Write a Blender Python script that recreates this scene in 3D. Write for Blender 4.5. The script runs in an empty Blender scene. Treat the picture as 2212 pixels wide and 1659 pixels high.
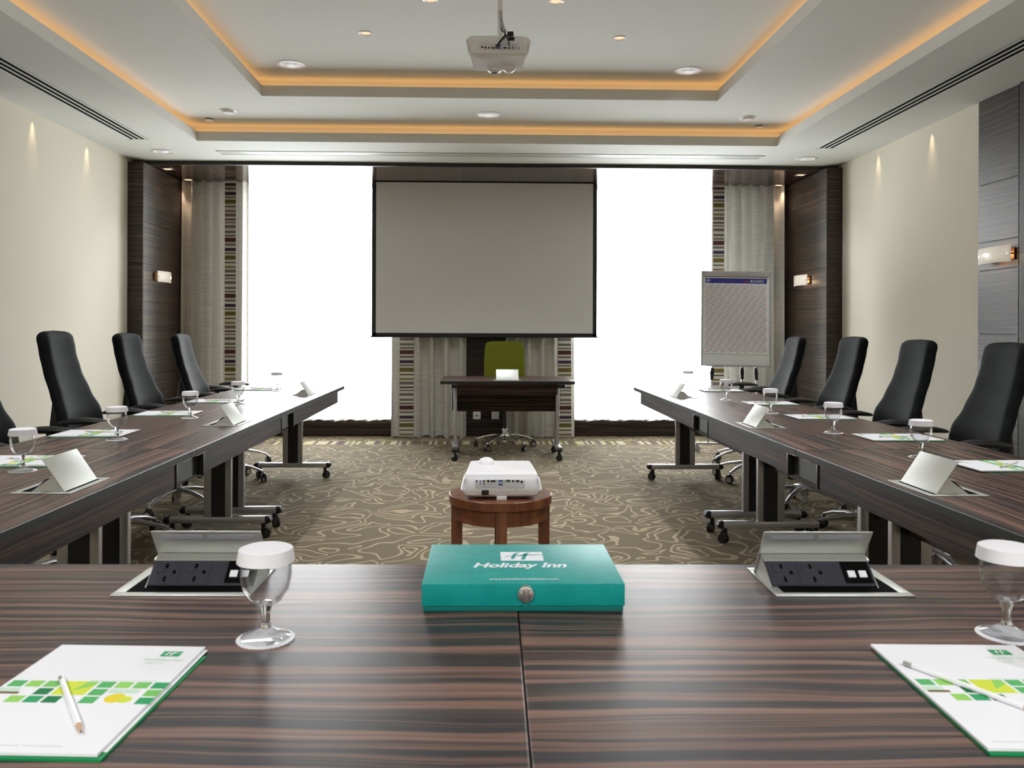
import bpy, bmesh, math, random
from mathutils import Vector, Matrix
random.seed(7)
S = bpy.context.scene
COL = S.collection
R = math.radians
PI = math.pi

# ------------------------------------------------------------------ materials
MATS = {}
def mat(name, col=(.8, .8, .8), rough=.5, metal=0., emit=None, est=0., spec=.5, coat=0., trans=0., ior=1.45, bump=0., bscale=200.):
    m = bpy.data.materials.new(name); m.use_nodes = True
    nt = m.node_tree; b = nt.nodes['Principled BSDF']
    b.inputs['Base Color'].default_value = (*col, 1)
    b.inputs['Roughness'].default_value = rough
    b.inputs['Metallic'].default_value = metal
    b.inputs['Specular IOR Level'].default_value = spec
    b.inputs['Coat Weight'].default_value = coat
    b.inputs['Transmission Weight'].default_value = trans
    b.inputs['IOR'].default_value = ior
    if emit:
        b.inputs['Emission Color'].default_value = (*emit, 1); b.inputs['Emission Strength'].default_value = est
    if bump:
        tc = nt.nodes.new('ShaderNodeTexCoord'); n = nt.nodes.new('ShaderNodeTexNoise'); bp = nt.nodes.new('ShaderNodeBump')
        n.inputs['Scale'].default_value = bscale; n.inputs['Detail'].default_value = 3
        bp.inputs['Strength'].default_value = bump; bp.inputs['Distance'].default_value = .002
        nt.links.new(tc.outputs['Object'], n.inputs['Vector']); nt.links.new(n.outputs['Fac'], bp.inputs['Height'])
        nt.links.new(bp.outputs['Normal'], b.inputs['Normal'])
    MATS[name] = m
    return m

class NT:
    def __init__(s, m): s.t = m.node_tree; s.b = s.t.nodes['Principled BSDF']
    def n(s, typ, **kw):
        o = s.t.nodes.new(typ)
        for k, v in kw.items():
            if k in o.inputs.keys(): o.inputs[k].default_value = v
            else: setattr(o, k, v)
        return o
    def l(s, a, b): s.t.links.new(a, b)
    def math(s, op, a, b=None, c=None):
        o = s.t.nodes.new('ShaderNodeMath'); o.operation = op
        for i, v in enumerate((a, b, c)):
            if v is None: continue
            if isinstance(v, (int, float)): o.inputs[i].default_value = v
            else: s.l(v, o.inputs[i])
        return o.outputs[0]
    def ramp(s, fac, stops, interp='LINEAR'):
        o = s.t.nodes.new('ShaderNodeValToRGB'); cr = o.color_ramp; cr.interpolation = interp
        while len(cr.elements) < len(stops): cr.elements.new(.5)
        for e, (p, c) in zip(cr.elements, stops): e.position = p; e.color = (*c, 1)
        s.l(fac, o.inputs[0]); return o.outputs[0]
    def mix(s, fac, a, b, blend='MIX'):
        o = s.t.nodes.new('ShaderNodeMix'); o.data_type = 'RGBA'; o.blend_type = blend
        for i, v in ((0, fac), (6, a), (7, b)):
            if isinstance(v, (int, float)): o.inputs[i].default_value = v
            elif isinstance(v, tuple): o.inputs[i].default_value = (*v, 1)
            else: s.l(v, o.inputs[i])
        return o.outputs[2]

def ebony(name, axis, rough=.32, k=1., fine=1., g_=1.):
    """dark macassar laminate, grain along axis"""
    m = mat(name, rough=rough); N = NT(m)
    tc = N.n('ShaderNodeTexCoord'); sp = N.n('ShaderNodeSeparateXYZ'); N.l(tc.outputs['Object'], sp.inputs[0])
    g = sp.outputs[axis]; oth = [sp.outputs[i] for i in range(3) if i != axis]
    across = N.math('ADD', oth[0], N.math('MULTIPLY', oth[1], 1.37))
    cw = N.n('ShaderNodeCombineXYZ'); N.l(N.math('MULTIPLY', g, 1.6), cw.inputs[0]); N.l(N.math('MULTIPLY', across, 5.), cw.inputs[1])
    wv = N.n('ShaderNodeTexNoise', Scale=1., Detail=2.); N.l(cw.outputs[0], wv.inputs['Vector'])
    ac = N.math('ADD', across, N.math('MULTIPLY', N.math('SUBTRACT', wv.outputs['Fac'], .5), .07))
    c1 = N.n('ShaderNodeCombineXYZ'); N.l(N.math('MULTIPLY', g, .55), c1.inputs[0]); N.l(N.math('MULTIPLY', ac, 46. * fine), c1.inputs[1])
    n1 = N.n('ShaderNodeTexNoise', Scale=1., Detail=3., Roughness=.55); N.l(c1.outputs[0], n1.inputs['Vector'])
    c2 = N.n('ShaderNodeCombineXYZ'); N.l(N.math('MULTIPLY', g, 2.5), c2.inputs[0]); N.l(N.math('MULTIPLY', ac, 230. * fine), c2.inputs[1])
    n2 = N.n('ShaderNodeTexNoise', Scale=1., Detail=2.); N.l(c2.outputs[0], n2.inputs['Vector'])
    f = N.math('ADD', n1.outputs['Fac'], N.math('MULTIPLY', N.math('SUBTRACT', n2.outputs['Fac'], .5), .3))
    col = N.ramp(f, [(.38, (.010*k, .009*k, .013*k)), (.455, (.022*k, .015*k, .017*k)), (.515, (.085*k, .043*k, .032*k)), (.60, (.14*k, .075*k, .056*k)), (.72, (.19*k, .11*k, .085*k))])
    if g_ != 1.: col = N.mix(1., col, (.86, 1.0, .92), 'MULTIPLY')
    N.l(col, N.b.inputs['Base Color'])
    return m

W_X = ebony('ebony_grain_x', 0, rough=.37, k=1.15, fine=1.2)
W_XE = ebony('ebony_apron', 0, rough=.5, k=.6)
M_edge = mat('table_edge_band', (.020, .022, .019), .55, spec=.25)
W_XE.node_tree.nodes['Principled BSDF'].inputs['Specular IOR Level'].default_value = .2
W_Y = ebony('ebony_grain_y', 1, rough=.42, k=.55, g_=0)
W_XW = ebony('ebony_panel_x', 0, rough=.45, k=.4)
M_ceil = mat('ceiling_paint', (.73, .745, .725), .9, spec=.2)
M_fascia = mat('fascia_paint', (.80, .79, .80), .85, spec=.2)
M_plaster = mat('plaster', (.70, .66, .56), .85, spec=.2, bump=.15, bscale=60)
M_dark = mat('dark_wood_edge', (.018, .014, .012), .5)
M_black = mat('black_plastic', (.012, .012, .013), .42)
M_deep = mat('slot_black', (.004, .004, .004), .9, spec=.05)
M_silver = mat('silver_paint', (.50, .49, .51), .38, metal=.75)
M_chrome = mat('chrome', (.75, .75, .76), .12, metal=1.)
M_steel = mat('brushed_steel', (.56, .57, .54), .45, metal=.8, bump=.08, bscale=300)
M_white = mat('white_plastic', (.87, .865, .90), .3)
M_paper = mat('white_paper', (.82, .82, .86), .75, spec=.25)
M_cap = mat('paper_cap', (.82, .81, .85), .85, spec=.2)
M_glass = mat('clear_glass', (.97, .98, .98), 0., trans=1., ior=1.45)
M_fabric = mat('black_fabric', (.0028, .0034, .0045), .75, spec=.2, bump=.25, bscale=900)
M_fabric.node_tree.nodes['Principled BSDF'].inputs['Sheen Weight'].default_value = .02
M_fabric.node_tree.nodes['Principled BSDF'].inputs['Sheen Roughness'].default_value = .35
M_green = mat('green_fabric', (.15, .165, .012), .85, spec=.2, bump=.4, bscale=700)
M_walnut = mat('walnut', (.20, .07, .03), .38)
def walnut():
    N = NT(M_walnut); tc = N.n('ShaderNodeTexCoord'); mp = N.n('ShaderNodeMapping'); mp.inputs['Scale'].default_value = (30, 30, 2.5)
    N.l(tc.outputs['Object'], mp.inputs[0]); n = N.n('ShaderNodeTexNoise', Scale=1., Detail=4., Distortion=.6); N.l(mp.outputs[0], n.inputs['Vector'])
    N.l(N.ramp(n.outputs['Fac'], [(.3, (.11, .035, .016)), (.55, (.19, .066, .028)), (.75, (.25, .095, .042))]), N.b.inputs['Base Color'])
walnut()
M_teal = mat('teal_card', (.002, .25, .23), .5, spec=.35, bump=.12, bscale=420)
def teal():
    N = NT(M_teal); tc = N.n('ShaderNodeTexCoord'); n = N.n('ShaderNodeTexNoise', Scale=26., Detail=5., Roughness=.6); N.l(tc.outputs['Object'], n.inputs['Vector'])
    N.l(N.ramp(n.outputs['Fac'], [(.35, (.001, .26, .245)), (.6, (.003, .30, .275)), (.75, (.02, .34, .31))]), N.b.inputs['Base Color'])
teal()
M_print = mat('white_print', (.78, .80, .84), .5)
M_greencard = mat('green_card', (.0, .24, .07), .45)
M_curt = mat('curtain_cloth', (.43, .40, .345), .8, spec=.2)
def curt():
    N = NT(M_curt); tc = N.n('ShaderNodeTexCoord'); sp = N.n('ShaderNodeSeparateXYZ'); N.l(tc.outputs['Object'], sp.inputs[0])
    c = N.n('ShaderNodeCombineXYZ'); N.l(N.math('MULTIPLY', sp.outputs[2], 110.), c.inputs[2]); N.l(N.math('MULTIPLY', sp.outputs[0], 5.), c.inputs[0])
    n = N.n('ShaderNodeTexNoise', Scale=1., Detail=3.); N.l(c.outputs[0], n.inputs['Vector'])
    N.l(N.ramp(n.outputs['Fac'], [(.3, (.54, .53, .50)), (.5, (.66, .645, .605)), (.75, (.74, .725, .685))]), N.b.inputs['Base Color'])
curt()
_t = M_curt.node_tree; _tr = _t.nodes.new('ShaderNodeBsdfTranslucent'); _tr.inputs[0].default_value = (.85, .80, .70, 1); _mx = _t.nodes.new('ShaderNodeMixShader'); _mx.inputs[0].default_value = .016
_t.links.new(_t.nodes['Principled BSDF'].outputs[0], _mx.inputs[1]); _t.links.new(_tr.outputs[0], _mx.inputs[2]); _t.links.new(_mx.outputs[0], _t.nodes['Material Output'].inputs[0])
STR = {k: mat('band_' + k, c, .8, spec=.2) for k, c in dict(maroon=(.095, .038, .042), taupe=(.19, .165, .14), purple=(.06, .04, .075), olive=(.165, .13, .035), moss=(.085, .08, .02), ochre=(.26, .20, .085), base=(.66, .64, .60)).items()}

M_sheer = bpy.data.materials.new('sheer_voile'); M_sheer.use_nodes = True
_n = M_sheer.node_tree; _n.nodes.remove(_n.nodes['Principled BSDF'])
_t = _n.nodes.new('ShaderNodeBsdfTranslucent'); _t.inputs[0].default_value = (.93, .90, .80, 1)
_p = _n.nodes.new('ShaderNodeBsdfTransparent'); _d = _n.nodes.new('ShaderNodeBsdfDiffuse'); _d.inputs[0].default_value = (.85, .83, .78, 1)
_m = _n.nodes.new('ShaderNodeMixShader'); _m.inputs[0].default_value = .5; _m2 = _n.nodes.new('ShaderNodeMixShader'); _m2.inputs[0].default_value = .25
_n.links.new(_t.outputs[0], _m2.inputs[1]); _n.links.new(_d.outputs[0], _m2.inputs[2])
_n.links.new(_p.outputs[0], _m.inputs[1]); _n.links.new(_m2.outputs[0], _m.inputs[2]); _n.links.new(_m.outputs[0], _n.nodes['Material Output'].inputs[0])

M_thin = bpy.data.materials.new('thin_glass'); M_thin.use_nodes = True
_n = M_thin.node_tree; _n.nodes.remove(_n.nodes['Principled BSDF'])
_p = _n.nodes.new('ShaderNodeBsdfTransparent'); _p.inputs[0].default_value = (.965, .97, .975, 1); _g = _n.nodes.new('ShaderNodeBsdfGlossy'); _g.inputs['Roughness'].default_value = .02
_l = _n.nodes.new('ShaderNodeLayerWeight'); _q = _n.nodes.new('ShaderNodeMath'); _q.operation = 'POWER'; _q.inputs[1].default_value = 3.; _n.links.new(_l.outputs['Facing'], _q.inputs[0])
_f = _n.nodes.new('ShaderNodeMath'); _f.operation = 'MULTIPLY_ADD'; _f.inputs[1].default_value = .9; _f.inputs[2].default_value = .035; _n.links.new(_q.outputs[0], _f.inputs[0])
_m = _n.nodes.new('ShaderNodeMixShader'); _n.links.new(_f.outputs[0], _m.inputs[0]); _n.links.new(_p.outputs[0], _m.inputs[1]); _n.links.new(_g.outputs[0], _m.inputs[2])
_n.links.new(_m.outputs[0], _n.nodes['Material Output'].inputs[0])
M_pane = bpy.data.materials.new('window_glass'); M_pane.use_nodes = True
_n = M_pane.node_tree; _n.nodes.remove(_n.nodes['Principled BSDF'])
_p = _n.nodes.new('ShaderNodeBsdfTransparent'); _g = _n.nodes.new('ShaderNodeBsdfGlossy'); _g.inputs['Roughness'].default_value = .02
_f = _n.nodes.new('ShaderNodeFresnel'); _f.inputs[0].default_value = 1.35
_m = _n.nodes.new('ShaderNodeMixShader'); _n.links.new(_f.outputs[0], _m.inputs[0]); _n.links.new(_p.outputs[0], _m.inputs[1]); _n.links.new(_g.outputs[0], _m.inputs[2])
_n.links.new(_m.outputs[0], _n.nodes['Material Output'].inputs[0])

M_carpet = mat('swirl_carpet', (.2, .17, .12), .95, spec=.1)
def carpet():
    N = NT(M_carpet); tc = N.n('ShaderNodeTexCoord'); sp = N.n('ShaderNodeSeparateXYZ'); N.l(tc.outputs['Object'], sp.inputs[0])
    wn = N.n('ShaderNodeTexNoise', Scale=4.5, Detail=0.); N.l(tc.outputs['Object'], wn.inputs['Vector'])
    def field(dx, dy, sc, loc, dist):
        mp = N.n('ShaderNodeMapping'); mp.inputs['Location'].default_value = (loc + dx, loc * .7 + dy, 0)
        va = N.n('ShaderNodeVectorMath'); va.operation = 'MULTIPLY_ADD'; va.inputs[1].default_value = (.24, .24, 0)
        N.l(wn.outputs['Color'], va.inputs[0]); N.l(tc.outputs['Object'], va.inputs[2]); N.l(va.outputs[0], mp.inputs[0])
        n = N.n('ShaderNodeTexNoise', Scale=sc, Detail=0., Distortion=dist); N.l(mp.outputs[0], n.inputs['Vector']); return n.outputs['Fac']
    def contour(sc, loc, dist, k, w, ph=0.):
        e = .004; f0 = field(0, 0, sc, loc, dist); fx = field(e, 0, sc, loc, dist); fy = field(0, e, sc, loc, dist)
        gx = N.math('DIVIDE', N.math('SUBTRACT', fx, f0), e); gy = N.math('DIVIDE', N.math('SUBTRACT', fy, f0), e)
        g = N.math('MULTIPLY', N.math('SQRT', N.math('ADD', N.math('MULTIPLY', gx, gx), N.math('MULTIPLY', gy, gy))), k)
        p = N.math('PINGPONG', N.math('ADD', N.math('MULTIPLY', f0, k), ph), .5)
        d = N.math('DIVIDE', p, N.math('MAXIMUM', g, .25))
        return N.math('LESS_THAN', d, w)
    line = contour(4.6, 0., .4, 5.6, .0088)
    gr = N.n('ShaderNodeTexNoise', Scale=260., Detail=2.); N.l(tc.outputs['Object'], gr.inputs['Vector'])
    base = N.ramp(gr.outputs['Fac'], [(.3, (.125, .103, .066)), (.7, (.185, .155, .105))])
    lin = N.ramp(gr.outputs['Fac'], [(.3, (.29, .235, .16)), (.7, (.40, .33, .235))])
    c = N.mix(line, base, lin)
    # woven striped border in front of the windows
    cx = N.n('ShaderNodeCombineXYZ'); N.l(N.math('MULTIPLY', sp.outputs[0], 1.), cx.inputs[0])
    v = N.n('ShaderNodeTexVoronoi', Scale=34.); v.voronoi_dimensions = '1D'; N.l(sp.outputs[0], v.inputs['W'])
    sc = N.n('ShaderNodeSeparateColor'); N.l(v.outputs['Color'], sc.inputs[0])
    st = N.ramp(sc.outputs[0], [(0., (.12, .08, .07)), (.18, (.42, .37, .27)), (.32, (.15, .13, .05)), (.42, (.42, .42, .22)), (.56, (.17, .14, .10)), (.75, (.45, .40, .30)), (.88, (.10, .065, .08))], 'CONSTANT')
    inb = N.math('MULTIPLY', N.math('GREATER_THAN', sp.outputs[1], 8.72), N.math('LESS_THAN', sp.outputs[1], 8.97))
    N.l(N.mix(inb, c, st), N.b.inputs['Base Color'])
    bp = N.n('ShaderNodeBump', Strength=.35, Distance=.004); N.l(gr.outputs['Fac'], bp.inputs['Height']); N.l(bp.outputs['Normal'], N.b.inputs['Normal'])
carpet()
def emis(name, col, s): return mat(name, (0, 0, 0), .5, emit=col, est=s, spec=0.)
M_led = emis('cove_led', (1., .50, .17), 3.3)
M_lamp = emis('downlight_lamp', (1., .98, .96), 5.)
M_refl = mat('downlight_reflector', (.9, .9, .92), .3, metal=.7)
M_warm = emis('warm_lamp', (1., .72, .48), 1.15)
M_opal = mat('opal_glass', (.85, .80, .76), .25, emit=(1., .9, .72), est=.28)
M_bulb = emis('sconce_bulb', (1., .75, .4), 9.)

# ------------------------------------------------------------------ mesh builder
class MB:
    def __init__(s): s.v = []; s.f = []; s.m = []
    def add(s, vs, fs, mi=0):
        o = len(s.v); s.v += [tuple(x) for x in vs]; s.f += [tuple(i + o for i in f) for f in fs]; s.m += [mi] * len(fs); return s
    def box(s, x0, x1, y0, y1, z0, z1, mi=0):
        vs = [(x, y, z) for z in (z0, z1) for y in (y0, y1) for x in (x0, x1)]
        return s.add(vs, [(0, 2, 3, 1), (4, 5, 7, 6), (0, 1, 5, 4), (2, 6, 7, 3), (0, 4, 6, 2), (1, 3, 7, 5)], mi)
    def hexa(s, bot, top, mi=0):
        """8 corners: bottom loop, top loop (ccw from above)"""
        return s.add(list(bot) + list(top), [(3, 2, 1, 0), (4, 5, 6, 7), (0, 1, 5, 4), (1, 2, 6, 5), (2, 3, 7, 6), (3, 0, 4, 7)], mi)
    def prism(s, poly, ax, a, b, mi=0):
        """poly of 2D points in the plane normal to ax, extruded from a to b"""
        def P(p, t): return {0: (t, p[0], p[1]), 1: (p[0], t, p[1]), 2: (p[0], p[1], t)}[ax]
        n = len(poly); vs = [P(p, a) for p in poly] + [P(p, b) for p in poly]
        fs = [tuple(range(n - 1, -1, -1)), tuple(range(n, 2 * n))] + [(i, (i + 1) % n, n + (i + 1) % n, n + i) for i in range(n)]
        return s.add(vs, fs, mi)
    def lathe(s, prof, c=(0, 0, 0), n=32, mi=0, closed=False, tilt=None):
        k = len(prof); vs = []
        for i in range(n):
            a = 2 * PI * i / n
            for r, z in prof: vs.append(Vector((r * math.cos(a), r * math.sin(a), z)))
        if tilt: vs = [tilt @ v for v in vs]
        vs = [(v[0] + c[0], v[1] + c[1], v[2] + c[2]) for v in vs]
        fs = []
        for i in range(n):
            j = (i + 1) % n
            for q in range(k if closed else k - 1):
                q2 = (q + 1) % k; fs.append((i * k + q, j * k + q, j * k + q2, i * k + q2))
        return s.add(vs, fs, mi)
    def cyl(s, p0, p1, r0, r1=None, n=20, mi=0):
        r1 = r0 if r1 is None else r1; p0 = Vector(p0); p1 = Vector(p1); d = (p1 - p0)
        q = d.to_track_quat('Z', 'Y'); vs = []
        for p, r in ((p0, r0), (p1, r1)):
            for i in range(n):
                a = 2 * PI * i / n; vs.append(p + q @ Vector((r * math.cos(a), r * math.sin(a), 0)))
        fs = [(i, (i + 1) % n, n + (i + 1) % n, n + i) for i in range(n)] + [tuple(range(n - 1, -1, -1)), tuple(range(n, 2 * n))]
        return s.add(vs, fs, mi)
    def tube(s, pts, r, n=10, mi=0, flat=1.):
        pts = [Vector(p) for p in pts]; rs = r if isinstance(r, (list, tuple)) else [r] * len(pts); vs = []
        up = Vector((0, 0, 1))
        for i, p in enumerate(pts):
            d = (pts[min(i + 1, len(pts) - 1)] - pts[max(i - 1, 0)]).normalized()
            u = up if abs(d.z) < .95 else Vector((0, 1, 0))
            sx = d.cross(u).normalized(); sy = sx.cross(d).normalized()
            for j in range(n):
                a = 2 * PI * j / n; vs.append(p + sx * math.cos(a) * rs[i] + sy * math.sin(a) * rs[i] * flat)
        fs = [(i * n + j, i * n + (j + 1) % n, (i + 1) * n + (j + 1) % n, (i + 1) * n + j) for i in range(len(pts) - 1) for j in range(n)]
        k = len(pts) - 1; fs += [tuple(range(n - 1, -1, -1)), tuple(range(k * n, k * n + n))]
        return s.add(vs, fs, mi)
    def grid(s, fn, nu, nv, mi=0):
        vs = [fn(i / nu, j / nv) for j in range(nv + 1) for i in range(nu + 1)]
        fs = [(j * (nu + 1) + i, j * (nu + 1) + i + 1, (j + 1) * (nu + 1) + i + 1, (j + 1) * (nu + 1) + i) for j in range(nv) for i in range(nu)]
        return s.add(vs, fs, mi)
    def build(s, name, m, parent=None, bevel=0., seg=2, smooth=True, ang=35, subsurf=0, solid=0., loc=None, rot=None, fixn=True):
        me = bpy.data.meshes.new(name); me.from_pydata(s.v, [], s.f)
        ms = m if isinstance(m, (list, tuple)) else [m]
        for x in ms: me.materials.append(x)
        for p, i in zip(me.polygons, s.m): p.material_index = i
        bm = bmesh.new(); bm.from_mesh(me)
        if fixn: bmesh.ops.recalc_face_normals(bm, faces=bm.faces)
        if bevel:
            es = [e for e in bm.edges if len(e.link_faces) == 2 and e.calc_face_angle(0) > R(40)]
            bmesh.ops.bevel(bm, geom=es, offset=bevel, segments=seg, profile=.6, affect='EDGES', clamp_overlap=True)
        bm.to_mesh(me); bm.free()
        if smooth:
            for p in me.polygons: p.use_smooth = True
            if not subsurf: me.set_sharp_from_angle(angle=R(ang))
        o = bpy.data.objects.new(name, me); COL.objects.link(o)
        if parent: o.parent = parent
        if loc: o.location = loc
        if rot: o.rotation_euler = rot
        if solid:
            md = o.modifiers.new('thick', 'SOLIDIFY'); md.thickness = solid; md.offset = 0
        if subsurf:
            md = o.modifiers.new('sub', 'SUBSURF'); md.levels = subsurf; md.render_levels = subsurf
        return o

def tag(o, label=None, cat=None, group=None, kind=None):
    for k, v in (('label', label), ('category', cat), ('group', group), ('kind', kind)):
        if v: o[k] = v
    return o
def struct(name, mb, m, label=None, **kw):
    o = mb.build(name, m, **kw); o['kind'] = 'structure'
    if label: o['label'] = label
    return o
def empty(name, loc=(0, 0, 0), rz=0., label=None, cat=None, group=None):
    o = bpy.data.objects.new(name, None); COL.objects.link(o); o.location = loc; o.rotation_euler = (0, 0, rz); o.empty_display_size = .05
    return tag(o, label, cat, group)
def kids(o): return [c for c in ALLK if c.parent == o]
def dup(root, loc, rz, label, group=None, name=None):
    """copy of a thing, its parts and sub-parts; mesh data shared"""
    def cp(o, par):
        c = o.copy(); COL.objects.link(c)
        if par: c.parent = par
        for ch in list(o.children): cp(ch, c)
        return c
    r = cp(root, None); r.location = loc; r.rotation_euler = (0, 0, rz); r['label'] = label
    if group: r['group'] = group
    return r
FONT = None
def textmesh(txt, size, shear=0., bold=0., space=1.):
    cu = bpy.data.curves.new('t', 'FONT'); cu.body = txt; cu.size = size; cu.shear = shear; cu.resolution_u = 3; cu.offset = bold; cu.space_character = space
    o = bpy.data.objects.new('t', cu); COL.objects.link(o)
    bpy.context.view_layer.update()
    me = bpy.data.meshes.new_from_object(o.evaluated_get(bpy.context.evaluated_depsgraph_get()))
    vs = [tuple(v.co) for v in me.vertices]; fs = [tuple(p.vertices) for p in me.polygons]
    bpy.data.objects.remove(o); bpy.data.curves.remove(cu); bpy.data.meshes.remove(me)
    return vs, fs
def placed(tm, M, mb, mi=0): mb.add([M @ Vector(v) for v in tm[0]], tm[1], mi)

# ------------------------------------------------------------------ the room
XL, XR = -3.42, 3.60          # side walls
YB, YW = -2.6, 9.40           # wall behind the camera, window wall
Z1, Z2, Z3 = 2.86, 3.02, 3.18 # three ceiling levels
ZS = 2.83                     # wood soffit of the window bay
YP = 8.16                     # front of the window bay
struct('floor', MB().box(XL - .2, XR + .2, YB - .2, YW + .2, -.12, 0), M_carpet, smooth=False)
struct('wall_left', MB().box(XL - .2, XL, YB, YW + .2, 0, 3.3), M_plaster, smooth=False)
struct('wall_right', MB().box(XR, XR + .2, YB, YW + .2, 0, 3.3), M_plaster, smooth=False)
struct('wall_back', MB().box(XL - .2, XR + .2, YB - .2, YB, 0, 3.3), M_plaster, smooth=False)

# clad panels with shadow joints
ZJ = [.0, .10, .75, 1.19, 1.64, 1.84, 2.25, 2.829]
def clad(name, x0, x1, y0, y1, face, m, label=None, top=None):
    mb = MB(); g = .004; js = ZJ[:-1] + [top or ZJ[-1]]
    for a, b in zip(js[:-1], js[1:]):
        if face == 'x+': mb.box(x0, x1, y0, y1, a + g, b - g)
        else: mb.box(x0, x1, y0, y1, a + g, b - g)
    i = .008
    if face == 'x+': mb.box(x0, x1 - i, y0 + .002, y1 - .002, 0, js[-1], 1)
    if face == 'x-': mb.box(x0 + i, x1, y0 + .002, y1 - .002, 0, js[-1], 1)
    if face == 'y-': mb.box(x0 + .002, x1 - .002, y0 + i, y1, 0, js[-1], 1)
    return struct(name, mb, [m, M_dark], label, smooth=False)
clad('trim_1', XL + .001, -3.27, YP + .012, YW, 'x+', W_Y, 'dark striped wood side of the window bay, left')
clad('trim_2', 3.44, XR - .001, YP + .012, YW, 'x-', W_Y, 'dark striped wood side of the window bay, right')
clad('trim_3', XL - .02, -3.272, YP, YP + .012, 'y-', W_XW, 'dark front of the left bay pilaster')
clad('trim_4', 3.442, XR + .02, YP, YP + .012, 'y-', W_XW, 'dark front of the right bay pilaster')
clad('trim_5', XR - .012, XR + .02, 5.445, 5.89, 'x-', W_Y, 'dark wood panel strip on the right wall', top=Z1)
clad('trim_6', XL - .02, XL + .012, 5.445, 5.89, 'x+', W_Y, 'dark wood panel strip on the left wall', top=Z1)
struct('trim_7', MB().box(XR - .03, XR + .02, 4.5, 5.41, 0, Z1), M_dark, 'dark frame beside the right wall panel', smooth=False)
struct('trim_8', MB().box(XL - .02, XL + .03, 4.5, 5.44, 0, Z1), M_dark, 'dark frame beside the left wall panel', smooth=False)
# window wall: low board, pier, head
struct('wall_window', MB().box(XL - .2, XR + .2, YW, YW + .2, 0, .195, 0).box(-.95, 1.02, YW, YW + .2, .195, ZS + .2, 0).box(XL - .2, XR + .2, YW, YW + .2, ZS - .01, 3.3, 0)
         .box(XL - .2, -3.05, YW, YW + .2, .195, 3.0).box(3.25, XR + .2, YW, YW + .2, .195, 3.0), W_XW, smooth=False)
mb = MB().box(-3.27, 3.44, YW - .014, YW, .0, .098).box(-3.27, 3.44, YW - .02, YW, .104, .2)
struct('baseboard_window', mb, W_XW, bevel=.002)
struct('baseboard_left', MB().box(XL, XL + .012, YB, 8.15, 0, .09), W_Y, smooth=False)
struct('baseboard_right', MB().box(XR - .012, XR, YB, 4.5, 0, .09).box(XR - .012, XR, 5.9, 8.15, 0, .09), W_Y, smooth=False)
# windows
for i, (a, b) in enumerate(((-3.05, -.95), (1.02, 3.25))):
    fr = MB(); t = .014
    fr.box(a, b, YW + .05, YW + .11, .195, .195 + t).box(a, b, YW + .05, YW + .11, ZS - .01 - t, ZS - .01).box(a, a + t, YW + .05, YW + .11, .2, ZS).box(b - t, b, YW + .05, YW + .11, .2, ZS)
    f = struct('window_%d' % (i + 1), fr, M_silver, smooth=False)
    MB().box(a + t, b - t, YW + .075, YW + .081, .195 + t, ZS - .01 - t).build('pane', M_pane, f, smooth=False)
# wood soffit with fine pale joints
mb = MB(); js = [-3.40, -2.70, -2.07, -1.45, -.83, -.22, .39, 1.0, 1.62, 2.25, 2.87, 3.58]
for a, b in zip(js[:-1], js[1:]): mb.box(a + .002, b - .002, YP + .15, YW, ZS, ZS + .02)
mb.box(XL, XR, YP + .15, YW, ZS + .004, ZS + .06, 1)
M_wsoff = ebony('ebony_soffit', 1, rough=.12, k=.5)
struct('trim_9', mb, [M_wsoff, M_silver], 'glossy dark wood soffit over the window bay', smooth=False)
struct('trim_10', MB().box(XL, XR, YP + .11, YP + .15, ZS - .006, 3.3), M_dark, 'black edge of the window bay soffit', smooth=False)

# ceiling: three trays, with round recesses cut for the lamps
BIG = [(-1.41, 6.23, Z3), (1.58, 6.27, Z3), (.068, 7.0, Z2), (-2.96, 7.84, Z1), (3.13, 7.91, Z1), (-1.41, 3.2, Z3), (1.58, 3.2, Z3), (-1.41, -.98, Z2), (1.58, -.98, Z2)]  # last four are unseen extras, added to light the room
SMALL = [(-.765, 5.55, Z3), (.936, 5.58, Z3), (-.30, 4.975, Z3), (.45, 4.97, Z3)]
OX0, OX1, OY1, OY0 = -2.49, 2.66, 7.38, -1.4
PX0, PX1, PY1, PY0 = -1.70, 1.87, 6.51, -.55
cut = []
slabs = [(XL, XR, OY1, YP + .12, Z1, Z2 + .1), (XL, OX0 - .16, OY0, OY1 + .16, Z1, Z2 + .1), (OX1 + .16, XR, OY0, OY1 + .16, Z1, Z2 + .1), (XL, XR, YB, OY0, Z1, Z2 + .1)]
# back slab split so that the cove can open behind its lip
slabs[0] = (XL, XR, OY1 + .16, YP + .12, Z1, Z2 + .1)
lips = [(OX0 - .16, OX1 + .16, OY1, OY1 + .16, Z1, Z1 + .082), (OX0 - .16, OX0, OY0, OY1, Z1, Z1 + .082), (OX1, OX1 + .16, OY0, OY1, Z1, Z1 + .082)]
slabs += [(OX0 - .17, OX1 + .17, PY1 + .16, OY1 + .17, Z2, Z3 + .1), (OX0 - .17, PX0 - .16, PY0, PY1 + .16, Z2, Z3 + .1), (PX1 + .16, OX1 + .17, PY0, PY1 + .16, Z2, Z3 + .1), (OX0 - .17, OX1 + .17, OY0 - .1, PY0, Z2, Z3 + .1)]
lips += [(PX0 - .16, PX1 + .16, PY1, PY1 + .16, Z2, Z2 + .083), (PX0 - .16, PX0, PY0, PY1, Z2, Z2 + .083), (PX1, PX1 + .16, PY0, PY1, Z2, Z2 + .083)]
slabs += [(PX0 - .17, PX1 + .17, PY0 - .1, PY1 + .17, Z3, Z3 + .16)]
mbc = MB()
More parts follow.
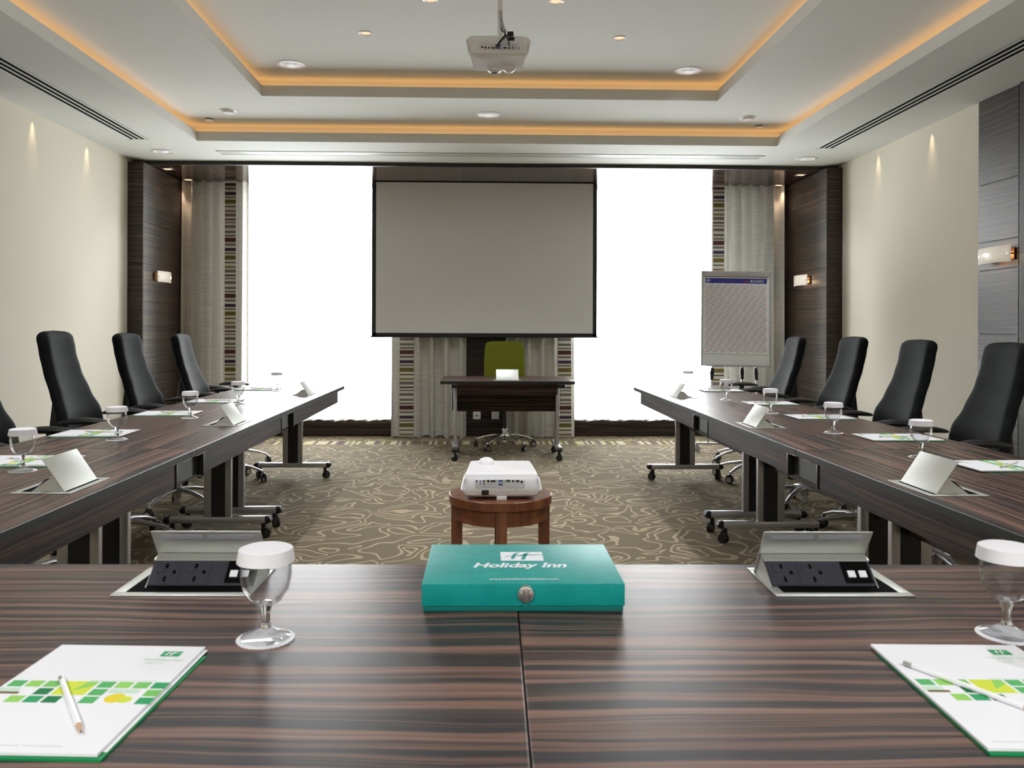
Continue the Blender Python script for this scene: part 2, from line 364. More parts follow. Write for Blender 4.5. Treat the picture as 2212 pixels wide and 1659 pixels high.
for sl in slabs:
    holes = [(x, y, .086 if q == 0 else .038) for q, L_ in ((0, BIG), (1, SMALL)) for x, y, z in L_ if abs(z - sl[4]) < .01 and sl[0] < x < sl[1] and sl[2] < y < sl[3]]
    if not holes: mbc.box(*sl); continue
    a = MB().box(*sl).build('tmp', M_ceil, smooth=False)
    c = MB()
    for x, y, r in holes: c.cyl((x, y, sl[4] - .05), (x, y, sl[4] + .11), r, n=40)
    cb = c.build('cut', M_ceil, smooth=False)
    md = a.modifiers.new('b', 'BOOLEAN'); md.object = cb; md.operation = 'DIFFERENCE'; md.solver = 'EXACT'
    bpy.context.view_layer.update()
    me = bpy.data.meshes.new_from_object(a.evaluated_get(bpy.context.evaluated_depsgraph_get()))
    mbc.add([tuple(v.co) for v in me.vertices], [tuple(p.vertices) for p in me.polygons])
    bpy.data.objects.remove(a); bpy.data.objects.remove(cb)
for l in lips: mbc.box(*l)
mbc.box(XL - .2, XR + .2, YB - .2, YW + .2, 3.34, 3.42)  # unseen cover slab, added to stop sky light leaking in from above
struct('ceiling', mbc, M_ceil, smooth=False, fixn=False)
# amber strips lying in the two coves
for i, (lab, x0, x1, y0, y1, z) in enumerate((
        ('amber light strip hidden in the lower ceiling cove above the windows', OX0 - .1, OX1 + .1, OY1 + .085, OY1 + .105, Z1 + .082),
        ('amber light strip hidden in the lower ceiling cove along the left side', OX0 - .105, OX0 - .085, OY0 + .1, OY1 + .05, Z1 + .082),
        ('amber light strip hidden in the lower ceiling cove along the right side', OX1 + .085, OX1 + .105, OY0 + .1, OY1 + .05, Z1 + .082),
        ('amber light strip hidden in the upper ceiling cove nearest the windows', PX0 - .1, PX1 + .1, PY1 + .085, PY1 + .105, Z2 + .083),
        ('amber light strip hidden in the upper ceiling cove along the left side', PX0 - .105, PX0 - .085, PY0 + .1, PY1 + .05, Z2 + .083),
        ('amber light strip hidden in the upper ceiling cove along the right side', PX1 + .085, PX1 + .105, PY0 + .1, PY1 + .05, Z2 + .083))):
    tag(MB().box(x0, x1, y0, y1, z, z + .012).build('cove_light', M_led, smooth=False), lab, 'cove light', 'amber strips in the ceiling coves')

def light(kind, name, loc, energy, col=(1, 1, 1), rot=(0, 0, 0), **kw):
    d = bpy.data.lights.new(name, kind); d.energy = energy; d.color = col
    for k, v in kw.items(): setattr(d, k, v)
    o = bpy.data.objects.new(name, d); COL.objects.link(o); o.location = loc; o.rotation_euler = rot
    return o
# downlights
def downlight(x, y, z, label):
    t = empty('downlight', (x, y, z), 0, label, 'ceiling light', 'round recessed ceiling downlights')
    return t
t0 = empty('downlight', (0, 0, 0), 0, 'x', 'ceiling light', 'round recessed ceiling downlights')
MB().lathe([(.083, .004), (.083, -.002), (.088, -.007), (.10, -.006), (.107, -.002), (.107, .001)], n=48).build('trim_ring', M_white, t0)
mb = MB().lathe([(.083, -.002), (.080, .02), (.064, .07), (.05, .09), (.001, .092)], n=24)
mb.build('reflector', M_refl, t0, smooth=False)
mb = MB()
for k in (-1, 1):
    mb.tube([(-.045, k * .02, .055), (.045, k * .02, .055)], .0095, 12)
mb.tube([(-.045, -.02, .055), (-.056, 0, .055), (-.045, .02, .055)], .0095, 12)
mb.build('lamp', M_lamp, t0)
DL = ['large round ceiling downlight in the upper tray, left', 'large round ceiling downlight in the upper tray, right of the hanging projector', 'large round ceiling downlight in the middle tray, over the screen',
      'large round ceiling downlight in the low ceiling at the left window corner', 'large round ceiling downlight in the low ceiling at the right window corner']
DL += ['round ceiling downlight over the middle of the left table row', 'round ceiling downlight over the middle of the right table row', 'round ceiling downlight over the near table, left', 'round ceiling downlight over the near table, right']
for i, (x, y, z) in enumerate(BIG):
    if i == 0: t0.location = (x, y, z); t0['label'] = DL[0]
    else: dup(t0, (x, y, z), 0, DL[i], 'round recessed ceiling downlights')
    light('SPOT', 'downlight_beam', (x, y, z + .02), (90, 90, 80, 18, 18, 150, 150, 290, 290)[i], (.96, .98, 1.), spot_size=R((105, 105, 120, 80, 80, 120, 120, 172, 172)[i]), spot_blend=.8, shadow_soft_size=.06)  # last pair: added wide fill from behind the camera for front faces
t1 = empty('spotlight', (0, 0, 0), 0, 'x', 'spotlight', 'small warm recessed spotlights')
MB().lathe([(.036, .004), (.036, -.002), (.040, -.005), (.047, -.002), (.047, .001)], n=36).build('trim_ring', M_white, t1)
MB().lathe([(.037, 0), (.034, .02), (.030, .03), (.001, .031)], n=28).build('lamp', M_warm, t1)
SL = ['small warm ceiling spotlight left of the hanging projector', 'small warm ceiling spotlight right of the hanging projector', 'small warm ceiling spotlight at the top edge, left of the projector pole', 'small warm ceiling spotlight at the top edge, right of the projector pole']
for i, (x, y, z) in enumerate(SMALL):
    if i == 0: t1.location = (x, y, z); t1['label'] = SL[0]
    else: dup(t1, (x, y, z), 0, SL[i], 'small warm recessed spotlights')
    light('SPOT', 'spot_beam', (x, y, z - .01), 14, (1, .78, .55), spot_size=R(70), spot_blend=.5, shadow_soft_size=.03)
# square lamps in the wood soffit
sq0 = empty('soffit_spotlight', (-3.178, 8.545, ZS), 0, 'square warm lamp in the left wood soffit, nearer the room', 'spotlight', 'square lamps in the wood soffit')
MB().box(-.052, .052, -.052, -.038, -.004, .001).box(-.052, .052, .038, .052, -.004, .001).box(-.052, -.038, -.052, .052, -.004, .001).box(.038, .052, -.052, .052, -.004, .001).build('frame', M_silver, sq0, smooth=False)
MB().box(-.04, .04, -.04, .04, -.002, .0005).build('lamp', emis('soffit_lamp', (1., .62, .42), 1.6), sq0, smooth=False)
for x, y, lab in ((-3.183, 9.158, 'square warm lamp in the left wood soffit, nearer the window'), (3.34, 8.575, 'square warm lamp in the right wood soffit, nearer the room'), (3.336, 9.2, 'square warm lamp in the right wood soffit, nearer the window')):
    dup(sq0, (x, y, ZS), 0, lab)
for x, y in ((-3.178, 8.545), (-3.18, 9.158), (3.34, 8.575), (3.336, 9.2)):
    light('SPOT', 'soffit_beam', (x, y, ZS - .02), 5, (1, .70, .48), spot_size=R(75), spot_blend=.6, shadow_soft_size=.02)
# narrow warm beams grazing the side walls
for x, y, s in ((XL + .035, 6.44, 1), (XL + .035, 7.32, 1), (XR - .035, 6.53, -1), (XR - .035, 7.42, -1)):
    light('SPOT', 'wall_grazer', (x, y, Z1 - .004), 5., (1, .74, .48), rot=(0, R(6) * s, 0), spot_size=R(36), spot_blend=1., shadow_soft_size=.012)
# round detectors
d0 = MB().lathe([(.001, -.022), (.045, -.022), (.05, -.016), (.052, -.006), (.068, -.004), (.07, 0)], n=36).build('ceiling_speaker', M_white)
d0.location = (-2.094, 6.963, Z2); tag(d0, 'round white ceiling disc left of the middle tray lamp', 'ceiling fitting', 'round ceiling discs')
c = d0.copy(); COL.objects.link(c); c.location = (2.274, 7.014, Z2); c['label'] = 'round white ceiling disc right of the middle tray lamp'
d1 = MB().lathe([(.001, -.016), (.036, -.016), (.038, -.012), (.038, -.008)], n=30).lathe([(.001, -.009), (.03, -.009), (.03, 0)], n=30, mi=1).build('sprinkler_cover', [M_white, M_deep])
d1.location = (-2.343, 7.249, Z2); tag(d1, 'small pale sprinkler cover in the left corner of the middle tray', 'sprinkler', 'flat sprinkler covers')
c = d1.copy(); COL.objects.link(c); c.location = (2.47, 7.297, Z2); c['label'] = 'small pale sprinkler cover in the right corner of the middle tray'

# linear air vents
def vent(name, cx_, cy_, L, along, label, slotm, bladem):
    t = empty(name, (cx_, cy_, Z1), 0 if along == 'x' else R(90), label, 'air vent', 'linear slot air vents')
    w = .085; mb = MB(); mb.box(-L / 2, L / 2, -w, -w + .018, -.004, 0).box(-L / 2, L / 2, w - .018, w, -.004, 0).box(-L / 2, -L / 2 + .018, -w, w, -.004, 0).box(L / 2 - .018, L / 2, -w, w, -.004, 0)
    for k in (-.0235, .0235): mb.box(-L / 2, L / 2, k - .009, k + .009, -.003, 0)
    mb.box(-L / 2, L / 2, -.085, -.0615, -.003, 0).box(-L / 2, L / 2, .0615, .085, -.003, 0)
    mb.build('frame', bladem, t, smooth=False)
    for k in (-.047, 0, .047): MB().box(-L / 2 + .02, L / 2 - .02, k - .0145, k + .0145, -.0015, .0).build('slot', slotm, t, smooth=False)
    return t
vent('slot_vent', -2.985, 3.2, 8.3, 'y', 'long slot vent in the low ceiling along the left wall', M_deep, M_ceil)
vent('slot_vent', 3.12, 3.3, 8.3, 'y', 'long slot vent in the low ceiling along the right wall', M_deep, M_ceil)
M_slot_lit = mat('vent_blade', (.42, .43, .42), .5, metal=.3)  # window light on the slots is put into this lighter grey
vent('slot_vent', .12, 7.87, 5.15, 'x', 'long grey slot vent in the low ceiling in front of the windows', M_slot_lit, M_ceil)

# ------------------------------------------------------------------ curtains
PAT = [('maroon', 440, 490), ('taupe', 507, 533), ('purple', 560, 597), ('taupe', 612, 632), ('olive', 650, 698), ('moss', 725, 740), ('ochre', 773, 797), ('taupe', 815, 850), ('maroon', 875, 893), ('taupe', 912, 928), ('taupe', 952, 985), ('taupe', 1018, 1045), ('moss', 1068, 1083)]
def curtain(label, x0, x1, bands, folds, seed, flare=0., amp=.075, yb=9.24):
    rnd = random.Random(seed); b0, b1 = bands
    ph = [rnd.uniform(0, 6.28) for _ in range(4)]
    t = empty('curtain', ((x0 + x1) / 2, yb, 0), 0, label, 'curtain', 'striped-edge window curtains')
    cx_ = (x0 + x1) / 2
    def w(x):  # fold mask: flat over the band
        d = max(b0 - x, x - b1, 0); return min(1, d / .05)
    def P(u, v):
        x = x0 + (x1 - x0) * u; z = .004 + (2.8302 - .004) * v
        a = amp * (1.25 - .45 * v) * w(x)
        s = math.sin(2 * PI * folds * u + ph[0] + .5 * math.sin(7 * u + ph[1]) + .25 * math.sin(3.1 * v + ph[2]))
        y = -a * (abs(s) ** .6 * (1 if s > 0 else -1)) - .012 * (1 - v) * math.sin(5 * u + ph[3])
        xx = x + (x - cx_) * flare * (1 - v) ** 1.5 + .016 * w(x) * math.cos(2 * PI * folds * u + ph[0]) * (1.1 - .3 * v)
        zz = z + (.012 * math.sin(2 * PI * folds * u + ph[2]) if v == 0 else 0) * w(x)
        return (xx - cx_, y, max(zz, .002))
    MB().grid(P, 150, 34).build('cloth', M_curt, t, fixn=False, ang=80)
    # woven band
    mb = MB(); keys = list(STR)
    sc = .615 / 660
    def Q(x, z, off=.006):
        p = P((x - x0) / (x1 - x0), (z - .004) / 2.818); return (p[0], p[1] - off, p[2])
    def strip(z0, z1, mi):
        n = 5
        for i in range(n):
            xa = b0 + (b1 - b0) * i / n; xb = b0 + (b1 - b0) * (i + 1) / n
            mb.add([Q(xa, z0), Q(xb, z0), Q(xb, z1), Q(xa, z1)], [(0, 1, 2, 3)], mi)
    z = .03; segs = []
    base = .0
    for rep in range(-1, 6):
        for k, a, b in PAT:
            zt = 1.11 - (a - 290) * sc + (rep - 2) * -.615 + 0
            zb = 1.11 - (b - 290) * sc + (rep - 2) * -.615
            segs.append((zb, zt, k))
    segs = sorted((max(a, .02), min(b, 2.80), k) for a, b, k in segs if b > .02 and a < 2.80)
    cur = .012
    for a, b, k in segs:
        if b - a < .002: continue
        if a > cur: strip(cur, a, keys.index('base'))
        strip(a, b, keys.index(k)); cur = b
    if cur < 2.81: strip(cur, 2.81, keys.index('base'))
    mb.build('striped_band', [STR[k] for k in keys], t, fixn=False, smooth=False)
    return t
curtain('curtain with striped band hanging at the left end of the windows', -3.262, -2.558, (-2.81, -2.69), 6.4, 4)
curtain('curtain with striped band hanging at the right end of the windows', 2.60, 3.425, (2.61, 2.735), 6.9, 5)
curtain('curtain with striped band behind the screen, left of the green chair', -.955, -.14, (-.885, -.73), 5.2, 11, flare=.01, amp=.054, yb=9.272)
curtain('curtain with striped band behind the screen, right of the green chair', .30, 1.045, (.87, 1.015), 5.6, 8, flare=.05, amp=.054, yb=9.272)
def sheer(label, x0, x1, seed):
    rnd = random.Random(seed); ph = [rnd.uniform(0, 6.3) for _ in range(5)]; L = x1 - x0
    def P(u, v):
        x = x0 + L * u; k = 2 * PI * u * L / .13 + 1.2 * math.sin(9 * u + ph[0])
        y = 9.345 - .016 * math.sin(k) * (1.2 - .4 * v)
        zb = .180 + .007 * math.sin(k + ph[1]) + .008 * math.sin(2 * PI * u * 5 + ph[2])
        return (x, y, zb + (2.8302 - zb) * v)
    tag(MB().grid(P, 260, 8).build('sheer_curtain', M_sheer, fixn=False, ang=180), label, 'sheer curtain', 'white sheer curtains')
sheer('white sheer curtain over the left window, glowing with daylight', -2.66, -.90, 1)
sheer('white sheer curtain over the right window, glowing with daylight', .98, 2.72, 2)

# ------------------------------------------------------------------ screen
t = empty('projection_screen', (.055, 9.16, 1.12), 0, 'large white pull-down projection screen with a black border', 'projection screen')
M_screen = mat('screen_cloth', (.86, .86, .88), .9, spec=.1)
MB().box(-1.195, 1.195, -.002, .0, .045, 1.70).build('screen_cloth', M_screen, t, smooth=False)
MB().box(-1.24, -1.195, -.003, .001, .01, 1.70).box(1.195, 1.24, -.003, .001, .01, 1.70).box(-1.24, 1.24, -.003, .001, .01, .045).build('black_border', M_black, t, smooth=False)
MB().cyl((-1.252, 0, .004), (1.252, 0, .004), .009, n=14).build('bottom_bar', M_black, t)
MB().box(-1.24, 1.24, .001, .014, 1.655, 1.7097).build('screen_case', M_black, t, bevel=.003)

# ------------------------------------------------------------------ tables
D = .79; TT = .028; TZ = .74
def caster(mb, x, y, r=.026, sep=.011, turn=0., mi=0, mj=None):
    c_, s_ = math.cos(turn), math.sin(turn)
    for k in (-1, 1):
        a = (x + s_ * k * sep, y - c_ * k * sep); b = (x + s_ * k * (sep + .013), y - c_ * k * (sep + .013))
        mb.cyl((*a, r), (*b, r), r, n=22, mi=mi)
        if mj is not None: mb.cyl((*b, r), (x + s_ * k * (sep + .0145), y - c_ * k * (sep + .0145), r), r * .72, n=18, mi=mj)
    mb.tube([(x - s_ * .0 - c_ * r * .9, y - s_ * r * .9, r * 1.15), (x - c_ * r * .45, y - s_ * r * .45, r * 1.95), (x + c_ * .012, y + s_ * .012, r * 2.25)], [.010, .013, .013], 8, mi)
def table(L, label, loc, rz, group, filler=(1, 1), knobs=False):
    """length along x, apron on the +y side"""
    t = empty('conference_table', (*loc, 0), rz, label, 'table', group); h = L / 2
    mb = MB().box(-h + .0008, h - .0008, -D / 2, D / 2, TZ - TT, TZ); mb.m = [0, 0, 1, 1, 1, 1]
    mb.build('tabletop', [W_X, M_edge], t, bevel=.0025, smooth=False)
    MB().box(-h + .16, h - .16, D / 2 - .045, D / 2 - .027, .615, TZ - TT).build('apron', W_XE, t, bevel=.0015, smooth=False)
    MB().box(-h + .10, h - .10, -.009, .009, .43, .70).build('modesty_panel', W_XE, t, bevel=.0015, smooth=False)
    for s in (-1, 1):
        x = s * (h - .13)
        l = MB().box(x - .016, x + .016, -.078, -.036, .12, .70).box(x - .016, x + .016, .044, .078, .12, .70).build('leg_post', M_silver, t, bevel=.003)
        MB().box(x - .012, x + .012, -.037, .045, .12, .70).build('leg_infill', M_black, t, smooth=False)
        f = MB().box(x - .024, x + .024, -.275, .275, .088, .126).build('foot_bar', M_silver, t, bevel=.006)
        for k in (-1, 1):
            MB().prism([(k * .275, .084), (k * .30, .088), (k * .312, .105), (k * .30, .124), (k * .275, .129)], 0, x - .025, x + .025).build('end_cap', M_black, f, bevel=.003)
        for k in (-1, 1):
            mb = MB(); caster(mb, x, k * .27, .027, .004, turn=R(35) * s * k + (PI if k < 0 else 0)); mb.cyl((x, k * .262, .05), (x, k * .262, .09), .014)
            mb.build('caster', M_black, t)
        MB().box(x - .03, x + .03, -.16, .16, .69, TZ - TT).build('leg_bracket', M_black, t, bevel=.003)
        if knobs:
            MB().box(x - .045, x + .03, D / 2 - .10, D / 2 - .03, .675, .705).build('folding_catch', [M_black], t, bevel=.006)
            MB().box(x - .05, x + .07, D / 2 - .085, D / 2 - .07, .70, .712).build('catch_rail', M_chrome, t, bevel=.002)
        if filler[0 if s < 0 else 1]:
            a, b = sorted((s * (h - .16), s * h))
            MB().box(a, b, D / 2 - .062, D / 2 - .05, .615, TZ - TT).build('filler_panel', mat('filler_grey', (.022, .023, .019), .5) if 'filler_grey' not in MATS else MATS['filler_grey'], t, smooth=False)
            MB().box(*sorted((s * (h - .16), s * (h - .145))), D / 2 - .05, D / 2 - .022, .61, TZ - TT - .006).build('apron_end', M_black, t, bevel=.002)
            mb = MB().box(*sorted((s * (h - .115), s * (h - .035))), D / 2 - .04, D / 2 - .012, TZ - TT - .008, TZ - TT).build('linking_latch', M_chrome, t, bevel=.002)
    return t
GS, GF = 'conference tables in the side rows', 'conference tables in the near row'
rowsL = [1.745, 3.316, 4.985, 6.905]; rowsR = [1.70, 3.295, 4.83, 6.805]
nm = ['nearest the near row', 'in the middle of its row', 'nearest the window']
XTL = -1.115 - D / 2; XTR = 1.268 + D / 2
for side, rows, x, rz in (('left', rowsL, XTL, R(-90)), ('right', rowsR, XTR, R(90))):
    for i in range(3):
        y0, y1 = rows[i], rows[i + 1]; L = y1 - y0
        fl = ((0 if i == 2 else 1), (0 if i == 0 else 1)) if side == 'left' else ((0 if i == 0 else 1), (0 if i == 2 else 1))
        table(L, 'dark striped conference table in the %s row, %s' % (side, nm[i]), (x, (y0 + y1) / 2), rz, GS, fl)
FR = R(-1.0); fo = Vector((.072, 1.698, 0))   # the near row is turned a little
def fr(u, v, z=0): return fo + Matrix.Rotation(FR, 3, 'Z') @ Vector((u, v, z))
for s, lab in ((-1, 'dark striped conference table at the near left, ending at the seam under the teal box'), (1, 'dark striped conference table at the near right, ending at the seam beside the teal box')):
    c = fr(s * .9, -D / 2 - .008); table(1.8, lab, (c.x, c.y), FR, GF, (0, 0))
table(1.225, 'small dark presenter desk on castors in front of the green chair', (.256, 7.905), R(180), None, (0, 0), knobs=True)

# ------------------------------------------------------------------ power units: user side is -y, lid back faces +y
M_sock = mat('socket_plastic', (.022, .022, .034), .55)
M_stick = mat('sticker_paper', (.42, .43, .50), .5)
def power_unit(off=0.):
    t = empty('power_unit', (0, 0, 0), 0, 'x', 'power outlet', 'flip-up table power units'); w, d = .125, .0875; iw, idd = .105, .068
    mb = MB(); z0, z1 = 0., .0025
    mb.box(-w, w, -d, -idd, z0, z1).box(-w, w, idd, d, z0, z1).box(-w, -iw, -idd, idd, z0, z1).box(iw, w, -idd, idd, z0, z1)
    mb.build('frame', M_steel, t, bevel=.0015)
    MB().box(-iw, iw, -idd, idd, .0005, .0012).build('well', M_deep, t, smooth=False)
    a, b = -.1 + off, .1 + off
    # lid plate: foot at v=.055, tip leaning over the user side
    f, tip = (.056, .001), (-.008, .096); n = Vector((tip[1] - f[1], -(tip[0] - f[0]))).normalized() * .003
    lid = MB().prism([f, (f[0] + n.x, f[1] + n.y), (tip[0] + n.x, tip[1] + n.y), tip], 0, a - .003, b + .003).build('lid', M_steel, t, bevel=.0008)
    ap = (.024, .047)
    for x in (a, b - .002):
        MB().prism([f, ap, (-.040, .001)], 0, x, x + .002).build('side_plate', M_steel, t, smooth=False)
    MB().prism([ap, (ap[0] - .022, ap[1] - .005), (ap[0] - .022, ap[1] - .008), (ap[0], ap[1] - .004)], 0, a, b).build('ledge', M_steel, t, smooth=False)
    # socket bank
    p0 = Vector((-.036, .004)); p1 = Vector((.004, .040)); dn = (p1 - p0); nn = Vector((-dn.y, dn.x)).normalized()
    def sq(x0, x1, u0, u1, e0, e1, mb, mi=0):
        pts = []
        for u, e in ((u0, e0), (u1, e0), (u1, e1), (u0, e1)):
            q = p0 + dn * u + nn * e; pts.append((q.x, q.y))
        mb.prism(pts, 0, x0, x1, mi)
    bank = MB(); sq(a + .002, b - .002, 0, 1, -.004, 0, bank); sb = bank.build('socket_bank', M_sock, t, smooth=False)
    for k in range(2):
        cx_ = a + .03 + k * .055; m = MB(); sq(cx_ - .026, cx_ + .026, .04, .96, 0, .0008, m); 
        so = m.build('socket', M_sock, t, smooth=False); h = MB()
        sq(cx_ - .004, cx_ + .001, .66, .84, .0008, .001, h); sq(cx_ - .002, cx_ + .003, .14, .34, .0008, .001, h); sq(cx_ + .012, cx_ + .018, .44, .58, .0008, .001, h)
        h.build('pin_hole', M_deep, so, smooth=False); h = MB()
        sq(cx_ - .018, cx_ - .004, .52, .82, .0008, .0022, h); h.build('rocker_switch', M_sock, so, bevel=.0006)
    m = MB(); sq(b - .058, b - .006, .1, .98, 0, .0006, m); dp = m.build('data_plate', M_deep, t, smooth=False)
    for k in range(2):
        m = MB(); sq(b - .05 + k * .021, b - .036 + k * .021, .30, .56, .0006, .004, m); m.build('data_jack', M_paper, dp, bevel=.0006)
    # stickers under the lid
    fv = Vector(f); tv = Vector(tip); dl = tv - fv; nl = Vector((-dl.y, dl.x)).normalized()
    for (xa, xb, ua, ub) in ((a + .012, a + .092, .84, .93), (a + .102, b - .014, .84, .93)):
        pts = []
        for u, e in ((ua, .0002), (ub, .0002), (ub, .0006), (ua, .0006)):
            q = fv + dl * u + nl * e; pts.append((q.x, q.y))
        MB().prism(pts, 0, xa, xb).build('sticker', M_stick, lid, smooth=False)
    return t
PU0 = power_unit(-.018)
c = fr(.590, -.128); PU0.location = (c.x, c.y + .0, TZ + .0003); PU0.rotation_euler = (0, 0, FR); PU0['label'] = 'steel flip-up power unit on the near table, right of the teal box'
PU1 = power_unit(.018); c = fr(-.60, -.128); PU1.location = (c.x, c.y, TZ + .0003); PU1.rotation_euler = (0, 0, FR); PU1['label'] = 'steel flip-up power unit on the near table, behind the left glass'
PUs = power_unit(0)
for i, (x, y, rz, lab) in enumerate(((-1.257, 2.54, -90, 'steel flip-up power unit nearest on the left table row'), (-1.257, 4.19, -90, 'steel flip-up power unit midway along the left table row'), (-1.25, 5.95, -90, 'steel flip-up power unit farthest on the left table row'),
                                     (1.385, 2.48, 90, 'steel flip-up power unit nearest on the right table row'), (1.40, 4.10, 90, 'steel flip-up power unit midway along the right table row'), (1.42, 5.82, 90, 'steel flip-up power unit farthest on the right table row'),
                                     (.257, 7.70, 180, 'steel flip-up power unit on the presenter desk'))):
    if i == 0: PUs.location = (x, y, TZ + .0003); PUs.rotation_euler = (0, 0, R(rz)); PUs['label'] = lab
    else: dup(PUs, (x, y, TZ + .0003), R(rz), lab)

# ------------------------------------------------------------------ office chairs: facing +x, origin on the floor under the seat
def star_base(t, r=.31, metal=M_silver, wheelr=.029, rot0=.3):
    MB().cyl((0, 0, .08), (0, 0, .20), .028, n=24).cyl((0, 0, .03), (0, 0, .08), .02, n=20).build('hub', metal, t, bevel=.003)
    MB().cyl((0, 0, .20), (0, 0, .40), .016, n=18).build('gas_column', M_black, t)
    for k in range(5):
        a = rot0 + k * 2 * PI / 5; c_, s_ = math.cos(a), math.sin(a)
        pts = [(c_ * q * r, s_ * q * r, z) for q, z in ((.05, .135), (.35, .132), (.7, .112), (.97, .082), (1.0, .064))]
        arm = MB().tube(pts, [.026, .022, .017, .013, .011], 10, flat=.62).build('base_arm', metal, t)
        mb = MB(); caster(mb, c_ * r, s_ * r, wheelr, .006, turn=a + 1.9 + k, mj=1); mb.build('caster', [M_black, M_silver], t)
def backrest(t, m, ztop=1.17, zbot=.52, prof=None, thick=.085, wscale=1.):
    """closed padded shell; x backward is negative"""
    prof = prof or [(0, .40, 0.0), (.08, .455, .012), (.2, .475, .022), (.32, .455, .016), (.48, .385, -.02), (.66, .345, -.06), (.82, .33, -.085), (.93, .335, -.095), (1., .32, -.098)]
    def at(v):
        for (a, wa, xa), (b, wb, xb) in zip(prof[:-1], prof[1:]):
            if v <= b + 1e-6:
                k = (v - a) / (b - a); k = k * k * (3 - 2 * k) * .5 + k * .5; return wa + (wb - wa) * k, xa + (xb - xa) * k
        return prof[-1][1:]
    nu, nv = 20, 26; mb = MB(); rings = []
    for j in range(nv + 1):
        v = j / nv; w_, x_ = at(v); e = 1.
        tcap = min(v, 1 - v); cap = min(1, tcap / .045); rr = math.sqrt(max(0, 1 - (1 - cap) ** 2)); 
        z = zbot + (ztop - zbot) * v; ring = []
        wv = w_ * wscale * (.80 + .20 * rr) if v > .5 else w_ * wscale * (.86 + .14 * rr)
        tv = thick * (.35 + .65 * rr) * (1.0 if v < .85 else 1.0)
        for i in range(nu):
            a = 2 * PI * i / nu; ca, sa = math.cos(a), math.sin(a)
            sx = abs(ca) ** .55 * (1 if ca > 0 else -1); sy = abs(sa) ** .55 * (1 if sa > 0 else -1)
            yy = sy * wv / 2; xx = sx * tv / 2
            xx += (.9 * (yy * yy)) * (1.0 if v < .9 else .8)        # wrap forward at the edges
            ring.append((x_ - thick / 2 + xx, yy, z))
        rings.append(ring)
    vs = [p for r_ in rings for p in r_]; fs = []
    for j in range(nv):
        for i in range(nu): fs.append((j * nu + i, j * nu + (i + 1) % nu, (j + 1) * nu + (i + 1) % nu, (j + 1) * nu + i))
    fs += [tuple(range(nu - 1, -1, -1)), tuple(range(nv * nu, nv * nu + nu))]
    return MB().add(vs, fs).build('backrest', m, t, subsurf=1)
XB = -.22  # front of the lumbar, measured from the seat centre
def office_chair(m, name, label, group, back=True, arms=True, metal=M_silver, rot0=.3, ztop=1.17):
    t = empty(name, (0, 0, 0), 0, label, 'chair', group)
    mb = MB()
    pts = []
    n = 32
    def seat(u, v):
        a = 2 * PI * u; r = [0, .55, .93, 1.0, 1.0, .93, .0][v]; z = [.505, .508, .50, .485, .452, .44, .44][v]
        ca, sa = math.cos(a), math.sin(a); sx = abs(ca) ** .5 * (1 if ca > 0 else -1); sy = abs(sa) ** .5 * (1 if sa > 0 else -1)
        return (.01 + sx * .24 * r, sy * .245 * r, z - (.02 * max(0, sx) ** 3 if v < 3 else 0))
    vs = [seat(i / n, j) for j in range(7) for i in range(n)]; fs = [(j * n + i, j * n + (i + 1) % n, (j + 1) * n + (i + 1) % n, (j + 1) * n + i) for j in range(6) for i in range(n)]
    MB().add(vs, fs).build('seat', m, t, ang=60)
    MB().box(-.16, .13, -.10, .10, .395, .442).build('seat_mechanism', M_black, t, bevel=.012)
    if back:
        b = backrest(t, m, ztop=ztop); b.location = (XB, 0, 0)
        # spine behind the backrest
        MB().tube([(-.12, 0, .41), (-.27, 0, .41), (-.345, 0, .47), (-.335, 0, .62), (-.325, 0, .80)], [.03, .032, .034, .04, .03], 12, flat=.6).build('back_support', M_black, t)
    if arms:
        for s in (-1, 1):
            y = s * .272
            ar = MB().tube([(-.01, s * .10, .425), (-.01, y * .97, .43), (-.03, y, .46), (-.05, y, .70)], [.016, .018, .022, .022], 12, flat=.8).build('arm_post', M_black, t)
            def pad(u, v):
                a = 2 * PI * u; x = -.195 + .27 * v
                k = math.sin(PI * min(1, max(0, .04 + .92 * v))) ** .5
                return (x, y + math.cos(a) * .045 * k,   .708 + math.sin(a) * (.016 * k + .002) - .012 * (2 * v - 1) ** 2)
            q = MB().grid(pad, 18, 18); q.build('armrest', M_black, t, ang=70)
    star_base(t, metal=metal, rot0=rot0)
    return t
G = 'black high-backed chairs along the side tables'
CH = [(-1, 3.79, 'black high-backed swivel chair cut off by the left edge of the photo'), (-1, 4.69, 'black high-backed swivel chair against the cream left wall, nearest fully seen'),
      (-1, 5.61, 'black high-backed swivel chair, middle one on the left, before the dark pilaster'), (-1, 6.63, 'black high-backed swivel chair, farthest on the left, before the wood bay side'),
      (1, 6.70, 'black high-backed swivel chair, farthest on the right, beside the flip chart'), (1, 5.64, 'black high-backed swivel chair, second from the flip chart, before the right pilaster'),
      (1, 4.80, 'black high-backed swivel chair, third from the flip chart, against the cream right wall'), (1, 3.99, 'black high-backed swivel chair cut off by the right edge of the photo')]
def chair_x(s): return (-2.35 + .335) if s < 0 else (2.50 - .335 + .065)
ch0 = office_chair(M_fabric, 'office_chair', CH[0][2], G, rot0=0.)
SPIN = [.2, 0, 40, 0, 36, -25, 0, 15]
def spin(c, d):
    for q in c.children:
        if q.name.startswith(('base_arm', 'caster')): q.rotation_euler.z = R(d)
